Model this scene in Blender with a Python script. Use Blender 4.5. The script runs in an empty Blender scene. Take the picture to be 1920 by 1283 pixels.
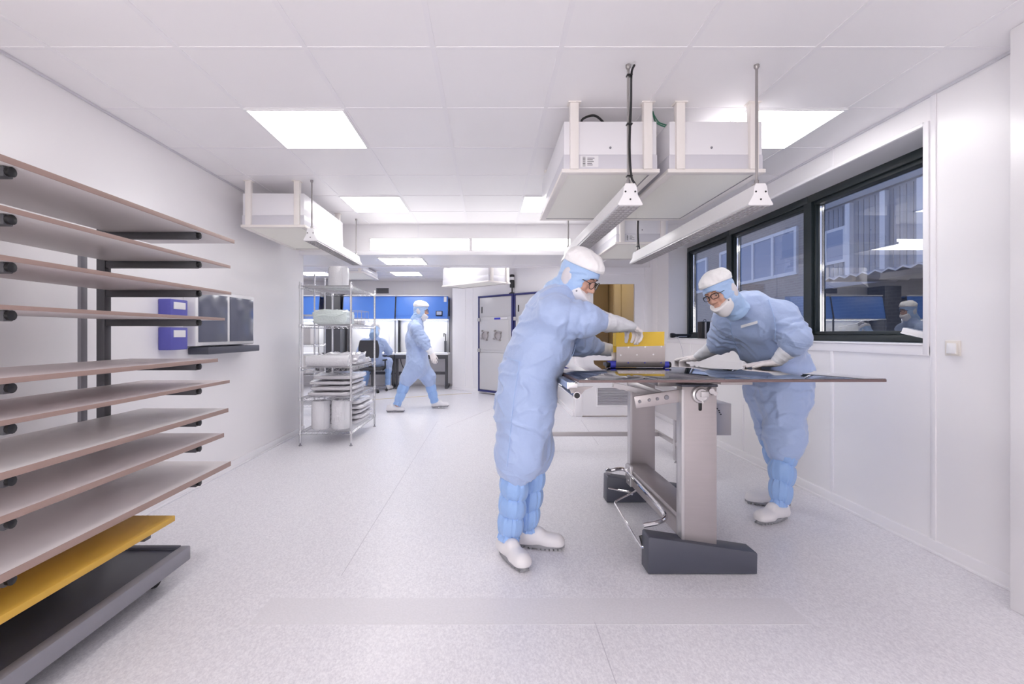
import bpy, bmesh, math, random
import numpy as np
from mathutils import Vector, Matrix
R = math.radians
random.seed(7)
scene = bpy.context.scene
COL = scene.collection

# ------------------------------------------------------------------ camera, world, exposure
F, CX, CY, HC = 894.0, 916.0, 626.0, 1.215      # focal length and vanishing point in px of the 1920 x 1283 frame
cam_d = bpy.data.cameras.new('camera')
cam_d.sensor_width = 36.0
cam_d.sensor_fit = 'HORIZONTAL'
cam_d.lens = 36.0 * F / 1920.0
cam_d.shift_x = (960.0 - CX) / 1920.0
cam_d.shift_y = -(641.5 - CY) / 1920.0
cam_d.clip_start = 0.05
cam = bpy.data.objects.new('camera', cam_d)
cam.location = (0, 0, HC)
cam.rotation_euler = (R(90), 0, 0)
COL.objects.link(cam)
scene.camera = cam

world = bpy.data.worlds.new('dusk_sky')
world.use_nodes = True
scene.world = world
_n = world.node_tree
_bg = _n.nodes['Background']
_tc = _n.nodes.new('ShaderNodeTexCoord')
_sx = _n.nodes.new('ShaderNodeSeparateXYZ')
_cr = _n.nodes.new('ShaderNodeValToRGB')
_n.links.new(_tc.outputs['Generated'], _sx.inputs[0])
_n.links.new(_sx.outputs['Z'], _cr.inputs[0])
_cr.color_ramp.elements[0].color = (0.55, 0.62, 0.86, 1)
_cr.color_ramp.elements[1].color = (0.25, 0.40, 0.86, 1)
_n.links.new(_cr.outputs[0], _bg.inputs[0])
_bg.inputs[1].default_value = 1.15

scene.view_settings.view_transform = 'Standard'
scene.view_settings.look = 'None'
scene.view_settings.exposure = 0.22
scene.view_settings.gamma = 1.0
scene.view_settings.use_curve_mapping = False
scene.cycles.max_bounces = 24
scene.cycles.diffuse_bounces = 20
scene.cycles.glossy_bounces = 5
scene.cycles.transparent_max_bounces = 12
scene.cycles.caustics_reflective = False
scene.cycles.caustics_refractive = False
scene.cycles.sample_clamp_indirect = 6.0
# soft fill light added behind the lens, from an assumed, unseen source
near_d = bpy.data.lights.new('near_fill', 'AREA')
near_d.shape = 'RECTANGLE'
near_d.size, near_d.size_y = 2.6, 1.9
near_d.energy = 60.0
near_d.color = (1.0, 0.985, 0.975)
near_l = bpy.data.objects.new('near_fill', near_d)
near_l.location = (-1.55, -1.9, 1.10)
near_l.rotation_euler = (R(90), 0, R(-36))
COL.objects.link(near_l)
LAMP = 8.0            # radiance of the ceiling panels


def at(px, py, d):
    """the point at depth d (metres into the room) that the lens sees at pixel px, py"""
    return Vector(((px - CX) * d / F, d, HC - (py - CY) * d / F))


# ------------------------------------------------------------------ materials
def mat(name, col, rough=0.5, metal=0.0, spec=0.5, emit=None, noise=None, bump=None, coat=0.0, sheen=0.0, transm=0.0):
    m = bpy.data.materials.new(name)
    m.use_nodes = True
    nt = m.node_tree
    b = nt.nodes['Principled BSDF']
    c4 = (*col, 1)
    b.inputs['Base Color'].default_value = c4
    b.inputs['Roughness'].default_value = rough
    b.inputs['Metallic'].default_value = metal
    b.inputs['Specular IOR Level'].default_value = spec
    b.inputs['Coat Weight'].default_value = coat
    b.inputs['Sheen Weight'].default_value = sheen
    b.inputs['Transmission Weight'].default_value = transm
    if emit:
        b.inputs['Emission Color'].default_value = (*emit[0], 1)
        b.inputs['Emission Strength'].default_value = emit[1]
    tc = nt.nodes.new('ShaderNodeTexCoord')
    if noise:                                     # (scale, amount[, stretch])
        mp = nt.nodes.new('ShaderNodeMapping')
        mp.inputs['Scale'].default_value = noise[2] if len(noise) > 2 else (1, 1, 1)
        nz = nt.nodes.new('ShaderNodeTexNoise')
        nz.inputs['Scale'].default_value = noise[0]
        nz.inputs['Detail'].default_value = 4
        mx = nt.nodes.new('ShaderNodeMix')
        mx.data_type = 'RGBA'
        k = noise[1]
        mx.inputs[6].default_value = (*[max(0, c * (1 - k)) for c in col], 1)
        mx.inputs[7].default_value = (*[min(1, c * (1 + k)) for c in col], 1)
        nt.links.new(tc.outputs['Object'], mp.inputs[0])
        nt.links.new(mp.outputs[0], nz.inputs[0])
        nt.links.new(nz.outputs['Fac'], mx.inputs[0])
        nt.links.new(mx.outputs[2], b.inputs['Base Color'])
    if bump:                                      # (scale, strength, distance)
        nz = nt.nodes.new('ShaderNodeTexNoise')
        nz.inputs['Scale'].default_value = bump[0]
        nz.inputs['Detail'].default_value = 3
        bp = nt.nodes.new('ShaderNodeBump')
        bp.inputs['Strength'].default_value = bump[1]
        bp.inputs['Distance'].default_value = bump[2]
        nt.links.new(tc.outputs['Object'], nz.inputs[0])
        nt.links.new(nz.outputs['Fac'], bp.inputs['Height'])
        nt.links.new(bp.outputs[0], b.inputs['Normal'])
    return m


def pane_mat(name, tint, ior):
    m = bpy.data.materials.new(name)
    m.use_nodes = True
    nt = m.node_tree
    nt.nodes.clear()
    out = nt.nodes.new('ShaderNodeOutputMaterial')
    mix = nt.nodes.new('ShaderNodeMixShader')
    tr = nt.nodes.new('ShaderNodeBsdfTransparent')
    tr.inputs[0].default_value = (*tint, 1)
    gl = nt.nodes.new('ShaderNodeBsdfGlossy')
    gl.inputs['Roughness'].default_value = 0.0
    fr = nt.nodes.new('ShaderNodeFresnel')
    fr.inputs[0].default_value = ior
    geo = nt.nodes.new('ShaderNodeNewGeometry')
    sub = nt.nodes.new('ShaderNodeMath')
    sub.operation = 'SUBTRACT'
    sub.inputs[0].default_value = 1.0
    nt.links.new(geo.outputs['Backfacing'], sub.inputs[1])
    mul = nt.nodes.new('ShaderNodeMath')
    mul.operation = 'MULTIPLY'
    nt.links.new(fr.outputs[0], mul.inputs[0])
    nt.links.new(sub.outputs[0], mul.inputs[1])
    nt.links.new(mul.outputs[0], mix.inputs[0])
    nt.links.new(tr.outputs[0], mix.inputs[1])
    nt.links.new(gl.outputs[0], mix.inputs[2])
    nt.links.new(mix.outputs[0], out.inputs[0])
    return m


def floor_mat():
    m = mat('speckled_vinyl', (0.70, 0.68, 0.73), 0.32)
    nt = m.node_tree
    b = nt.nodes['Principled BSDF']
    tc = nt.nodes['Texture Coordinate']
    mp = nt.nodes.new('ShaderNodeMapping')
    mp.inputs['Scale'].default_value = (1, 0.6, 1)
    nt.links.new(tc.outputs['Object'], mp.inputs[0])
    nz = nt.nodes.new('ShaderNodeTexNoise')
    nz.inputs['Scale'].default_value = 120
    nz.inputs['Detail'].default_value = 4
    nz.inputs['Roughness'].default_value = 0.75
    nt.links.new(mp.outputs[0], nz.inputs[0])
    cr = nt.nodes.new('ShaderNodeValToRGB')
    cr.color_ramp.elements[0].position = 0.36
    cr.color_ramp.elements[0].color = (0.66, 0.645, 0.68, 1)
    cr.color_ramp.elements[1].position = 0.64
    cr.color_ramp.elements[1].color = (0.85, 0.838, 0.862, 1)
    nt.links.new(nz.outputs['Fac'], cr.inputs[0])
    nt.links.new(cr.outputs[0], b.inputs['Base Color'])
    nb = nt.nodes.new('ShaderNodeTexNoise')
    nb.inputs['Scale'].default_value = 3
    rr = nt.nodes.new('ShaderNodeMapRange')
    rr.inputs['To Min'].default_value = 0.26
    rr.inputs['To Max'].default_value = 0.42
    nt.links.new(tc.outputs['Object'], nb.inputs[0])
    nt.links.new(nb.outputs['Fac'], rr.inputs[0])
    nt.links.new(rr.outputs[0], b.inputs['Roughness'])
    return m


def bubble_mat(name, col):
    m = mat(name, col, 0.25, coat=0.3)
    nt = m.node_tree
    b = nt.nodes['Principled BSDF']
    tc = nt.nodes['Texture Coordinate']
    v = nt.nodes.new('ShaderNodeTexVoronoi')
    v.inputs['Scale'].default_value = 55
    bp = nt.nodes.new('ShaderNodeBump')
    bp.inputs['Strength'].default_value = 0.6
    bp.inputs['Distance'].default_value = 0.004
    bp.invert = True
    nt.links.new(tc.outputs['Object'], v.inputs[0])
    nt.links.new(v.outputs['Distance'], bp.inputs['Height'])
    nt.links.new(bp.outputs[0], b.inputs['Normal'])
    return m


def cell_mat():
    """dark glass laminate with the fine grid of its cells"""
    m = mat('cell_glass', (0.010, 0.012, 0.022), 0.02, spec=0.8, coat=1.0)
    m.node_tree.nodes['Principled BSDF'].inputs['Coat IOR'].default_value = 2.0
    nt = m.node_tree
    b = nt.nodes['Principled BSDF']
    tc = nt.nodes['Texture Coordinate']
    br = nt.nodes.new('ShaderNodeTexBrick')
    br.offset = 0.0
    br.inputs['Color1'].default_value = (0.010, 0.012, 0.022, 1)
    br.inputs['Color2'].default_value = (0.013, 0.014, 0.026, 1)
    br.inputs['Mortar'].default_value = (0.10, 0.10, 0.12, 1)
    br.inputs['Scale'].default_value = 1.0
    br.inputs['Brick Width'].default_value = 0.158
    br.inputs['Row Height'].default_value = 0.158
    br.inputs['Mortar Size'].default_value = 0.0025
    nt.links.new(tc.outputs['Object'], br.inputs[0])
    nt.links.new(br.outputs[0], b.inputs['Base Color'])
    return m


def brick_mat(name, c1, c2, mortar, rot=False):
    m = mat(name, c1, 0.85)
    nt = m.node_tree
    b = nt.nodes['Principled BSDF']
    tc = nt.nodes['Texture Coordinate']
    mp = nt.nodes.new('ShaderNodeMapping')
    sw = nt.nodes.new('ShaderNodeSeparateXYZ')
    cm = nt.nodes.new('ShaderNodeCombineXYZ')
    nt.links.new(tc.outputs['Object'], sw.inputs[0])
    nt.links.new(sw.outputs['Y'], cm.inputs['X'])
    nt.links.new(sw.outputs['Z'], cm.inputs['Y'])
    br = nt.nodes.new('ShaderNodeTexBrick')
    br.inputs['Color1'].default_value = (*c1, 1)
    br.inputs['Color2'].default_value = (*c2, 1)
    br.inputs['Mortar'].default_value = (*mortar, 1)
    br.inputs['Scale'].default_value = 1.0
    br.inputs['Brick Width'].default_value = 0.22
    br.inputs['Row Height'].default_value = 0.075
    br.inputs['Mortar Size'].default_value = 0.01
    nt.links.new(cm.outputs[0], br.inputs[0])
    nt.links.new(br.outputs[0], b.inputs['Base Color'])
    return m


M = {
    'wall': mat('white_wall_panel', (0.855, 0.84, 0.845), 0.30, noise=(1.3, 0.012)),
    'trim': mat('white_trim', (0.86, 0.845, 0.86), 0.28),
    'ceil': mat('ceiling_tile', (0.86, 0.845, 0.85), 0.42, noise=(2.0, 0.01)),
    'grid': mat('ceiling_bar', (0.84, 0.825, 0.84), 0.35),
    'floor': floor_mat(),
    'seam': mat('floor_seam', (0.55, 0.53, 0.57), 0.5),
    'worn': mat('worn_vinyl', (0.725, 0.71, 0.735), 0.42, noise=(110, 0.12)),
    'lamp': mat('lit_diffuser', (0.9, 0.9, 0.9), 0.6, emit=((1.0, 0.985, 0.985), LAMP)),
    'strip': mat('lit_strip', (0.9, 0.9, 0.9), 0.6, emit=((1.0, 0.985, 0.985), LAMP * 0.55)),
    'rod': mat('rod_steel', (0.36, 0.34, 0.335), 0.35, metal=0.7),
    'hoodlamp': mat('lit_tube', (0.9, 0.9, 0.9), 0.6, emit=((1.0, 1.0, 1.0), 4.5)),
    'warmlamp': mat('warm_lamp', (0.9, 0.9, 0.9), 0.6, emit=((1.0, 0.78, 0.45), 3.2)),
    'ffu': mat('filter_casing', (0.80, 0.79, 0.81), 0.3, metal=0.08),
    'cab': mat('cabinet_grey', (0.62, 0.61, 0.615), 0.35, metal=0.1),
    'ffuband': mat('filter_band', (0.66, 0.65, 0.69), 0.35, metal=0.1),
    'cream': mat('cream_paint', (0.84, 0.80, 0.76), 0.4),
    'filter': mat('filter_mesh', (0.92, 0.905, 0.83), 0.7, noise=(200, 0.03)),
    'steel': mat('brushed_steel', (0.42, 0.385, 0.39), 0.36, metal=0.55, noise=(6, 0.05, (1, 1, 12))),
    'steel2': mat('bench_steel', (0.52, 0.49, 0.49), 0.4, metal=0.7),
    'zinc': mat('pale_zinc', (0.56, 0.54, 0.55), 0.3, metal=0.6),
    'chrome': mat('chrome', (0.80, 0.79, 0.80), 0.07, metal=1.0),
    'wire': mat('wire_chrome', (0.66, 0.66, 0.68), 0.2, metal=0.85),
    'slate': mat('slate_paint', (0.066, 0.070, 0.095), 0.42, noise=(4, 0.10)),
    'black': mat('black_plastic', (0.012, 0.012, 0.014), 0.4),
    'dgrey': mat('dark_grey_metal', (0.080, 0.080, 0.090), 0.45),
    'mgrey': mat('mid_grey_metal', (0.24, 0.235, 0.265), 0.45),
    'frame': mat('anthracite_frame', (0.014, 0.022, 0.024), 0.38),
    'pane': pane_mat('window_glass', (0.85, 0.87, 0.90), 3.1),
    'lens': pane_mat('lens_glass', (0.97, 0.98, 0.99), 1.35),
    'clear': pane_mat('door_glass', (0.95, 0.95, 0.95), 1.3),
    'cell': cell_mat(),
    'edge': mat('laminate_edge', (0.16, 0.105, 0.105), 0.35),
    'plate': mat('satin_plate', (0.50, 0.455, 0.44), 0.3, metal=0.8, noise=(5, 0.04, (10, 1, 1))),
    'blue': mat('blue_fascia', (0.10, 0.26, 0.76), 0.3, noise=(1.5, 0.05)),
    'navy': mat('navy_trim', (0.028, 0.03, 0.16), 0.4),
    'roller': mat('blue_roller', (0.05, 0.06, 0.52), 0.4),
    'yellow': mat('yellow_card', (0.90, 0.60, 0.07), 0.6, noise=(9, 0.05)),
    'ochre': mat('ochre_board', (0.62, 0.37, 0.05), 0.5),
    'sheet': mat('grey_beige_board', (0.68, 0.64, 0.635), 0.5, noise=(3, 0.04)),
    'sheet2': mat('pale_board', (0.72, 0.70, 0.69), 0.45, noise=(3, 0.04)),
    'sheet3': mat('pink_grey_board', (0.66, 0.60, 0.595), 0.5, noise=(3, 0.04)),
    'brown': mat('brown_edge', (0.36, 0.25, 0.215), 0.5),
    'white': mat('white_plastic', (0.82, 0.815, 0.82), 0.35),
    'ivory': mat('ivory_plastic', (0.76, 0.72, 0.66), 0.3),
    'bubble': bubble_mat('bubble_wrap', (0.80, 0.80, 0.82)),
    'green_wrap': bubble_mat('pale_green_wrap', (0.74, 0.82, 0.79)),
    'bag': mat('clear_bag_plastic', (0.72, 0.71, 0.73), 0.16, spec=0.8, coat=0.5, bump=(22, 0.7, 0.012)),
    'cloth': mat('blue_cloth', (0.385, 0.49, 0.735), 0.50, sheen=0.3, bump=(17, 0.42, 0.016)),
    'cloth2': mat('blue_hood_cloth', (0.385, 0.55, 0.82), 0.45, sheen=0.25, bump=(24, 0.4, 0.010)),
    'cloth3': mat('blue_gaiter_cloth', (0.30, 0.47, 0.80), 0.5, sheen=0.2, bump=(60, 0.4, 0.006)),
    'tape': mat('white_tape', (0.86, 0.86, 0.87), 0.5),
    'cap': mat('white_cap', (0.88, 0.87, 0.865), 0.7, bump=(45, 0.4, 0.006)),
    'mask': mat('white_mask', (0.85, 0.83, 0.835), 0.75, bump=(700, 0.1, 0.0006)),
    'patch': mat('grey_mesh_patch', (0.66, 0.63, 0.66), 0.8),
    'glove': mat('white_glove', (0.86, 0.81, 0.80), 0.5, bump=(40, 0.15, 0.003)),
    'cuff': mat('white_cuff', (0.80, 0.815, 0.85), 0.6, bump=(45, 0.25, 0.004)),
    'shoe': mat('white_clog', (0.76, 0.74, 0.75), 0.38),
    'sole': mat('grey_sole', (0.30, 0.30, 0.32), 0.6),
    'skin': mat('skin', (0.62, 0.36, 0.27), 0.5, noise=(30, 0.06)),
    'hair': mat('dark_hair', (0.05, 0.03, 0.02), 0.6),
    'beard': mat('red_brown_beard', (0.27, 0.125, 0.055), 0.7),
    'eye': mat('eye_white', (0.52, 0.48, 0.47), 0.2),
    'iris': mat('dark_iris', (0.03, 0.025, 0.02), 0.2),
    'chair': mat('chair_fabric', (0.055, 0.055, 0.062), 0.75),
    'screen': mat('lit_screen', (0.02, 0.02, 0.02), 0.3, emit=((0.45, 0.5, 0.75), 0.7)),
    'screenoff': mat('dark_screen', (0.11, 0.12, 0.17), 0.15),
    'bluebox': mat('blue_box', (0.10, 0.10, 0.42), 0.5),
    'green': mat('green_cable', (0.02, 0.16, 0.09), 0.4),
    'label': mat('paper_label', (0.80, 0.79, 0.80), 0.6),
    'ink': mat('black_print', (0.03, 0.03, 0.035), 0.6),
    'floortape': mat('yellow_floor_tape', (0.62, 0.52, 0.32), 0.6),
    'brick': brick_mat('tan_brick', (0.40, 0.35, 0.31), (0.34, 0.29, 0.26), (0.44, 0.41, 0.38)),
    'shade_brick': brick_mat('shaded_brick', (0.045, 0.042, 0.047), (0.035, 0.034, 0.04), (0.055, 0.055, 0.06)),  # darkened to carry the shade under the canopy
    'clad': mat('blue_grey_cladding', (0.34, 0.36, 0.42), 0.55),
    'wframe': mat('white_window_frame', (0.80, 0.80, 0.82), 0.45),
    'oglass': mat('dusk_glass', (0.30, 0.36, 0.50), 0.06, spec=0.8),
    'roof': mat('roof_metal', (0.30, 0.31, 0.34), 0.5),
    'asphalt': mat('asphalt', (0.05, 0.05, 0.055), 0.9, noise=(8, 0.2)),
    'beige': mat('beige_wall', (0.66, 0.56, 0.40), 0.6),
    'beige2': mat('beige_cupboard', (0.74, 0.66, 0.48), 0.45),
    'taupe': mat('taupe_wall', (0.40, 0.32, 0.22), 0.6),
}


# ------------------------------------------------------------------ mesh builder
class MB:
    """collects simple shapes into ONE mesh"""
    def __init__(s):
        s.bm = bmesh.new()

    def _xf(s, vs, mtx):
        if mtx is not None:
            for v in vs:
                v.co = mtx @ v.co

    def box(s, x0, x1, y0, y1, z0, z1, bev=0.0, mtx=None, seg=2):
        r = bmesh.ops.create_cube(s.bm, size=1.0)
        vs = r['verts']
        for v in vs:
            v.co = Vector(((x0 + x1) / 2 + v.co.x * (x1 - x0), (y0 + y1) / 2 + v.co.y * (y1 - y0), (z0 + z1) / 2 + v.co.z * (z1 - z0)))
        s._xf(vs, mtx)
        if bev > 0:
            es = list({e for v in vs for e in v.link_edges})
            bmesh.ops.bevel(s.bm, geom=es, offset=bev, segments=seg, profile=0.5, affect='EDGES')
        return s

    def bar(s, p0, p1, w, h, bev=0.0, up=(0, 0, 1)):
        """rectangular bar from p0 to p1; w across, h along the up direction"""
        p0, p1 = Vector(p0), Vector(p1)
        d = p1 - p0
        L = d.length
        x = d.normalized()
        u = Vector(up)
        y = u.cross(x)
        if y.length < 1e-5:
            y = Vector((0, 1, 0)).cross(x)
        y.normalize()
        z = x.cross(y)
        m = Matrix(((x.x, y.x, z.x, p0.x), (x.y, y.y, z.y, p0.y), (x.z, y.z, z.z, p0.z), (0, 0, 0, 1)))
        return s.box(0, L, -w / 2, w / 2, -h / 2, h / 2, bev, m)

    def rings(s, rings, cap=True, closed=False):
        bv = [[s.bm.verts.new(p) for p in r] for r in rings]
        n = len(bv[0])
        m = len(bv)
        for i in range(m if closed else m - 1):
            a, b = bv[i], bv[(i + 1) % m]
            for j in range(n):
                try:
                    s.bm.faces.new((a[j], a[(j + 1) % n], b[(j + 1) % n], b[j]))
                except ValueError:
                    pass
        if cap and not closed:
            s.bm.faces.new(list(reversed(bv[0])))
            s.bm.faces.new(bv[-1])
        return s

    def tube(s, pts, r, n=8, closed=False, r2=None):
        pts = [Vector(p) for p in pts]
        m = len(pts)
        rr = []
        prev = None
        for i, p in enumerate(pts):
            a = pts[i - 1] if (i > 0 or closed) else p
            b = pts[(i + 1) % m] if (i < m - 1 or closed) else p
            t = (b - a).normalized()
            if prev is None:
                u = t.cross(Vector((0, 0, 1)))
                if u.length < 1e-3:
                    u = t.cross(Vector((0, 1, 0)))
            else:
                u = prev - t * prev.dot(t)
            u.normalize()
            prev = u
            w = t.cross(u)
            rad = r if r2 is None else r + (r2 - r) * i / max(1, m - 1)
            rr.append([p + (u * math.cos(2 * math.pi * k / n) + w * math.sin(2 * math.pi * k / n)) * rad for k in range(n)])
        return s.rings(rr, True, closed)

    def cyl(s, p0, p1, r, r2=None, n=16):
        return s.tube([p0, p1], r, n, r2=r if r2 is None else r2)

    def lathe(s, prof, origin=(0, 0, 0), axis=(0, 0, 1), n=24):
        """prof: list of (radius, height along axis)"""
        o = Vector(origin)
        t = Vector(axis).normalized()
        u = t.cross(Vector((0, 0, 1)))
        if u.length < 1e-3:
            u = Vector((1, 0, 0))
        u.normalize()
        w = t.cross(u)
        rr = [[o + t * h + (u * math.cos(2 * math.pi * k / n) + w * math.sin(2 * math.pi * k / n)) * max(r, 1e-4) for k in range(n)] for r, h in prof]
        return s.rings(rr)

    def prism(s, poly, axis, a, b, bev=0.0):
        """extrude a 2-D outline along axis ('x','y','z') from a to b"""
        def mk(p, t):
            return {'x': (t, p[0], p[1]), 'y': (p[0], t, p[1]), 'z': (p[0], p[1], t)}[axis]
        v0 = [s.bm.verts.new(mk(p, a)) for p in poly]
        v1 = [s.bm.verts.new(mk(p, b)) for p in poly]
        n = len(poly)
        fs = [s.bm.faces.new(v0), s.bm.faces.new(list(reversed(v1)))]
        for i in range(n):
            fs.append(s.bm.faces.new((v0[i], v1[i], v1[(i + 1) % n], v0[(i + 1) % n])))
        bmesh.ops.recalc_face_normals(s.bm, faces=fs)
        if bev > 0:
            es = list({e for f in fs for e in f.edges})
            bmesh.ops.bevel(s.bm, geom=es, offset=bev, segments=2, profile=0.5, affect='EDGES')
        return s

    def ball(s, c, r, n=12, mtx=None):
        res = bmesh.ops.create_uvsphere(s.bm, u_segments=n, v_segments=max(6, n // 2 + 2), radius=1.0)
        rr = r if hasattr(r, '__len__') else (r, r, r)
        for v in res['verts']:
            p = Vector((v.co.x * rr[0], v.co.y * rr[1], v.co.z * rr[2]))
            if mtx is not None:
                p = mtx @ p
            v.co = p + Vector(c)
        return s

    def xf(s, mtx):
        for v in s.bm.verts:
            v.co = mtx @ v.co
        return s

    def mesh(s, name, off=Vector((0, 0, 0)), smooth=True):
        bmesh.ops.recalc_face_normals(s.bm, faces=s.bm.faces[:])
        for v in s.bm.verts:
            v.co -= off
        me = bpy.data.meshes.new(name)
        s.bm.to_mesh(me)
        s.bm.free()
        if smooth:
            me.shade_smooth()
            me.set_sharp_from_angle(angle=R(35))
        return me

    def build(s, name, m, parent=None, smooth=True):
        off = Vector((0, 0, 0))
        if parent is None:
            cs = [v.co for v in s.bm.verts]
            lo = Vector((min(c.x for c in cs), min(c.y for c in cs), min(c.z for c in cs)))
            hi = Vector((max(c.x for c in cs), max(c.y for c in cs), max(c.z for c in cs)))
            off = Vector(((lo.x + hi.x) / 2, (lo.y + hi.y) / 2, lo.z))
        else:
            q = parent
            while q is not None:
                off = off + q.location
                q = q.parent
        me = s.mesh(name, off, smooth)
        me.materials.append(M[m] if isinstance(m, str) else m)
        o = bpy.data.objects.new(name, me)
        COL.objects.link(o)
        if parent is None:
            o.location = off
        else:
            o.parent = parent
        return o


def tag(o, label, cat, group=None):
    o['label'] = label
    o['category'] = cat
    if group:
        o['group'] = group
    return o


def thing(name, label, cat, loc=(0, 0, 0), group=None):
    o = bpy.data.objects.new(name, None)
    o.empty_display_size = 0.1
    COL.objects.link(o)
    o.location = loc
    return tag(o, label, cat, group)


def struct(o):
    o['kind'] = 'structure'
    return o


def dup(root, loc, label, rotz=None, group=None):
    """copy a thing with its parts and sub-parts"""
    r = root.copy()
    COL.objects.link(r)
    r.location = loc
    if rotz is not None:
        r.rotation_euler = (0, 0, rotz)
    r['label'] = label
    if group:
        r['group'] = group
    for ch in list(root.children):
        c = ch.copy()
        COL.objects.link(c)
        c.parent = r
        for g in list(ch.children):
            d = g.copy()
            COL.objects.link(d)
            d.parent = c
    return r


def arc(c, r, a0, a1, n, plane='xz'):
    out = []
    for i in range(n + 1):
        a = R(a0 + (a1 - a0) * i / n)
        p, q = r * math.cos(a), r * math.sin(a)
        out.append(Vector(c) + (Vector((p, 0, q)) if plane == 'xz' else Vector((0, p, q)) if plane == 'yz' else Vector((p, q, 0))))
    return out


def smooth_path(pts, sub=6):
    """Catmull-Rom through pts"""
    P = [Vector(p) for p in pts]
    P = [P[0] * 2 - P[1]] + P + [P[-1] * 2 - P[-2]]
    out = []
    for i in range(1, len(P) - 2):
        for k in range(sub):
            t = k / sub
            a, b, c, d = P[i - 1], P[i], P[i + 1], P[i + 2]
            out.append(0.5 * (2 * b + (c - a) * t + (2 * a - 5 * b + 4 * c - d) * t * t + (3 * b - a - 3 * c + d) * t ** 3))
    out.append(P[-2])
    return out
# ------------------------------------------------------------------ the room
XL, XR = -2.31, 2.48            # left and right wall faces
ZC = 2.557                      # ceiling
YB = 5.85                       # bulkhead face
WZ0, WZ1 = 1.15, 2.393          # window opening
WY0, WY1 = 2.707, 6.57
XG = 2.77                       # plane of the window frames

struct(MB().box(-5.3, 3.0, -2.7, 11.5, -0.12, 0.0).build('floor', 'floor'))
ce = struct(MB().box(-2.45, 2.9, -2.7, YB + 0.02, ZC, ZC + 0.1).box(1.245, 2.9, YB + 0.02, 7.1, ZC, ZC + 0.1).build('ceiling', 'ceil'))
g = MB()
for k in range(-5, 9):
    x = 0.34 + 0.6 * k
    if XL < x < XR:
        g.box(x - 0.012, x + 0.012, -2.6, YB if x < 1.245 else 7.0, ZC - 0.003, ZC + 0.001)
for k in range(-8, 9):
    y = 2.239 + 0.6 * k
    if y < 7.0:
        g.box(XL if y < YB else 1.245, XR, y - 0.012, y + 0.012, ZC - 0.0025, ZC + 0.001)
g.build('ceiling_grid', 'grid', ce)
back_ceiling = struct(MB().box(-5.3, 1.3, 6.87, 11.5, 2.466, 2.566).build('ceiling_back', 'ceil'))
g = MB()
for k in range(-7, 2):
    g.box(0.34 + 0.6 * k - 0.012, 0.34 + 0.6 * k + 0.012, 6.9, 11.3, 2.4625, 2.467)
for k in range(0, 8):
    g.box(-5.2, 1.245, 7.2 + 0.6 * k - 0.012, 7.2 + 0.6 * k + 0.012, 2.462, 2.467)
g.build('ceiling_grid', 'grid', back_ceiling)
# the dropped beam across the room with its ledge
beam = struct(MB().box(-5.3, 1.245, YB, 6.87, 2.183, 2.66).build('trim_1', 'wall'))
MB().box(-5.3, 1.25, YB - 0.035, YB + 0.01, 2.176, 2.222, 0.006).build('ledge', 'trim', beam)
MB().box(-5.3, 1.25, 6.80, 6.93, 2.172, 2.200, 0.006).build('ledge', 'trim', beam)
g = MB()
for k in range(-4, 2):
    g.box(0.34 + 1.2 * k - 0.012, 0.34 + 1.2 * k + 0.012, YB + 0.012, 6.80, 2.179, 2.184)
    g.box(0.34 + 1.2 * k - 0.010, 0.34 + 1.2 * k + 0.010, YB - 0.003, YB + 0.001, 2.40, 2.557)
g.build('joint_strip', 'grid', beam)

struct(MB().box(-2.43, XL, -2.7, 5.95, 0, ZC + 0.05).build('wall_left', 'wall'))
struct(MB().box(-5.3, -2.43, 5.83, 5.95, 0, 2.66).build('wall_left_return', 'wall'))
struct(MB().box(-2.45, 2.9, -2.75, -2.6, 0, ZC + 0.05).build('wall_near', 'wall'))
struct(MB().box(-5.42, -5.3, 5.83, 11.5, 0, 2.6).build('wall_far_left', 'wall'))
bw = struct(MB().box(-5.4, -0.74, 11.3, 11.45, 0, 2.6).build('wall_far', 'wall'))
g = MB()
for x in (-4.4, -3.2, -2.0, -1.28):
    g.box(x - 0.015, x + 0.015, 11.294, 11.302, 0.08, 2.46)
g.build('joint_strip', 'trim', bw)
# the diagonal wall behind the cabinets and its short return
DA, DB = Vector((-0.79, 10.44)), Vector((1.245, 8.405))
dw = struct(MB().prism([(DA.x, DA.y), (DB.x, DB.y), (1.345, 8.42), (1.345, 11.4), (DA.x, 11.4)], 'z', 0, 2.6).build('wall_diagonal', 'wall'))
dn = Vector((-0.7071, -0.7071, 0))
dt = Vector((0.7071, -0.7071, 0))
g = MB()
for s_ in (0.42, 0.66):
    p = Vector((DA.x, DA.y, 0)) + dt * s_
    g.bar(p + Vector((0, 0, 0.1)), p + Vector((0, 0, 2.46)), 0.012, 0.012)
g.build('joint_strip', 'trim', dw)
struct(MB().box(1.245, 1.345, 7.12, 8.42, 0, ZC + 0.05).build('wall_alcove_left', 'wall'))
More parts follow.
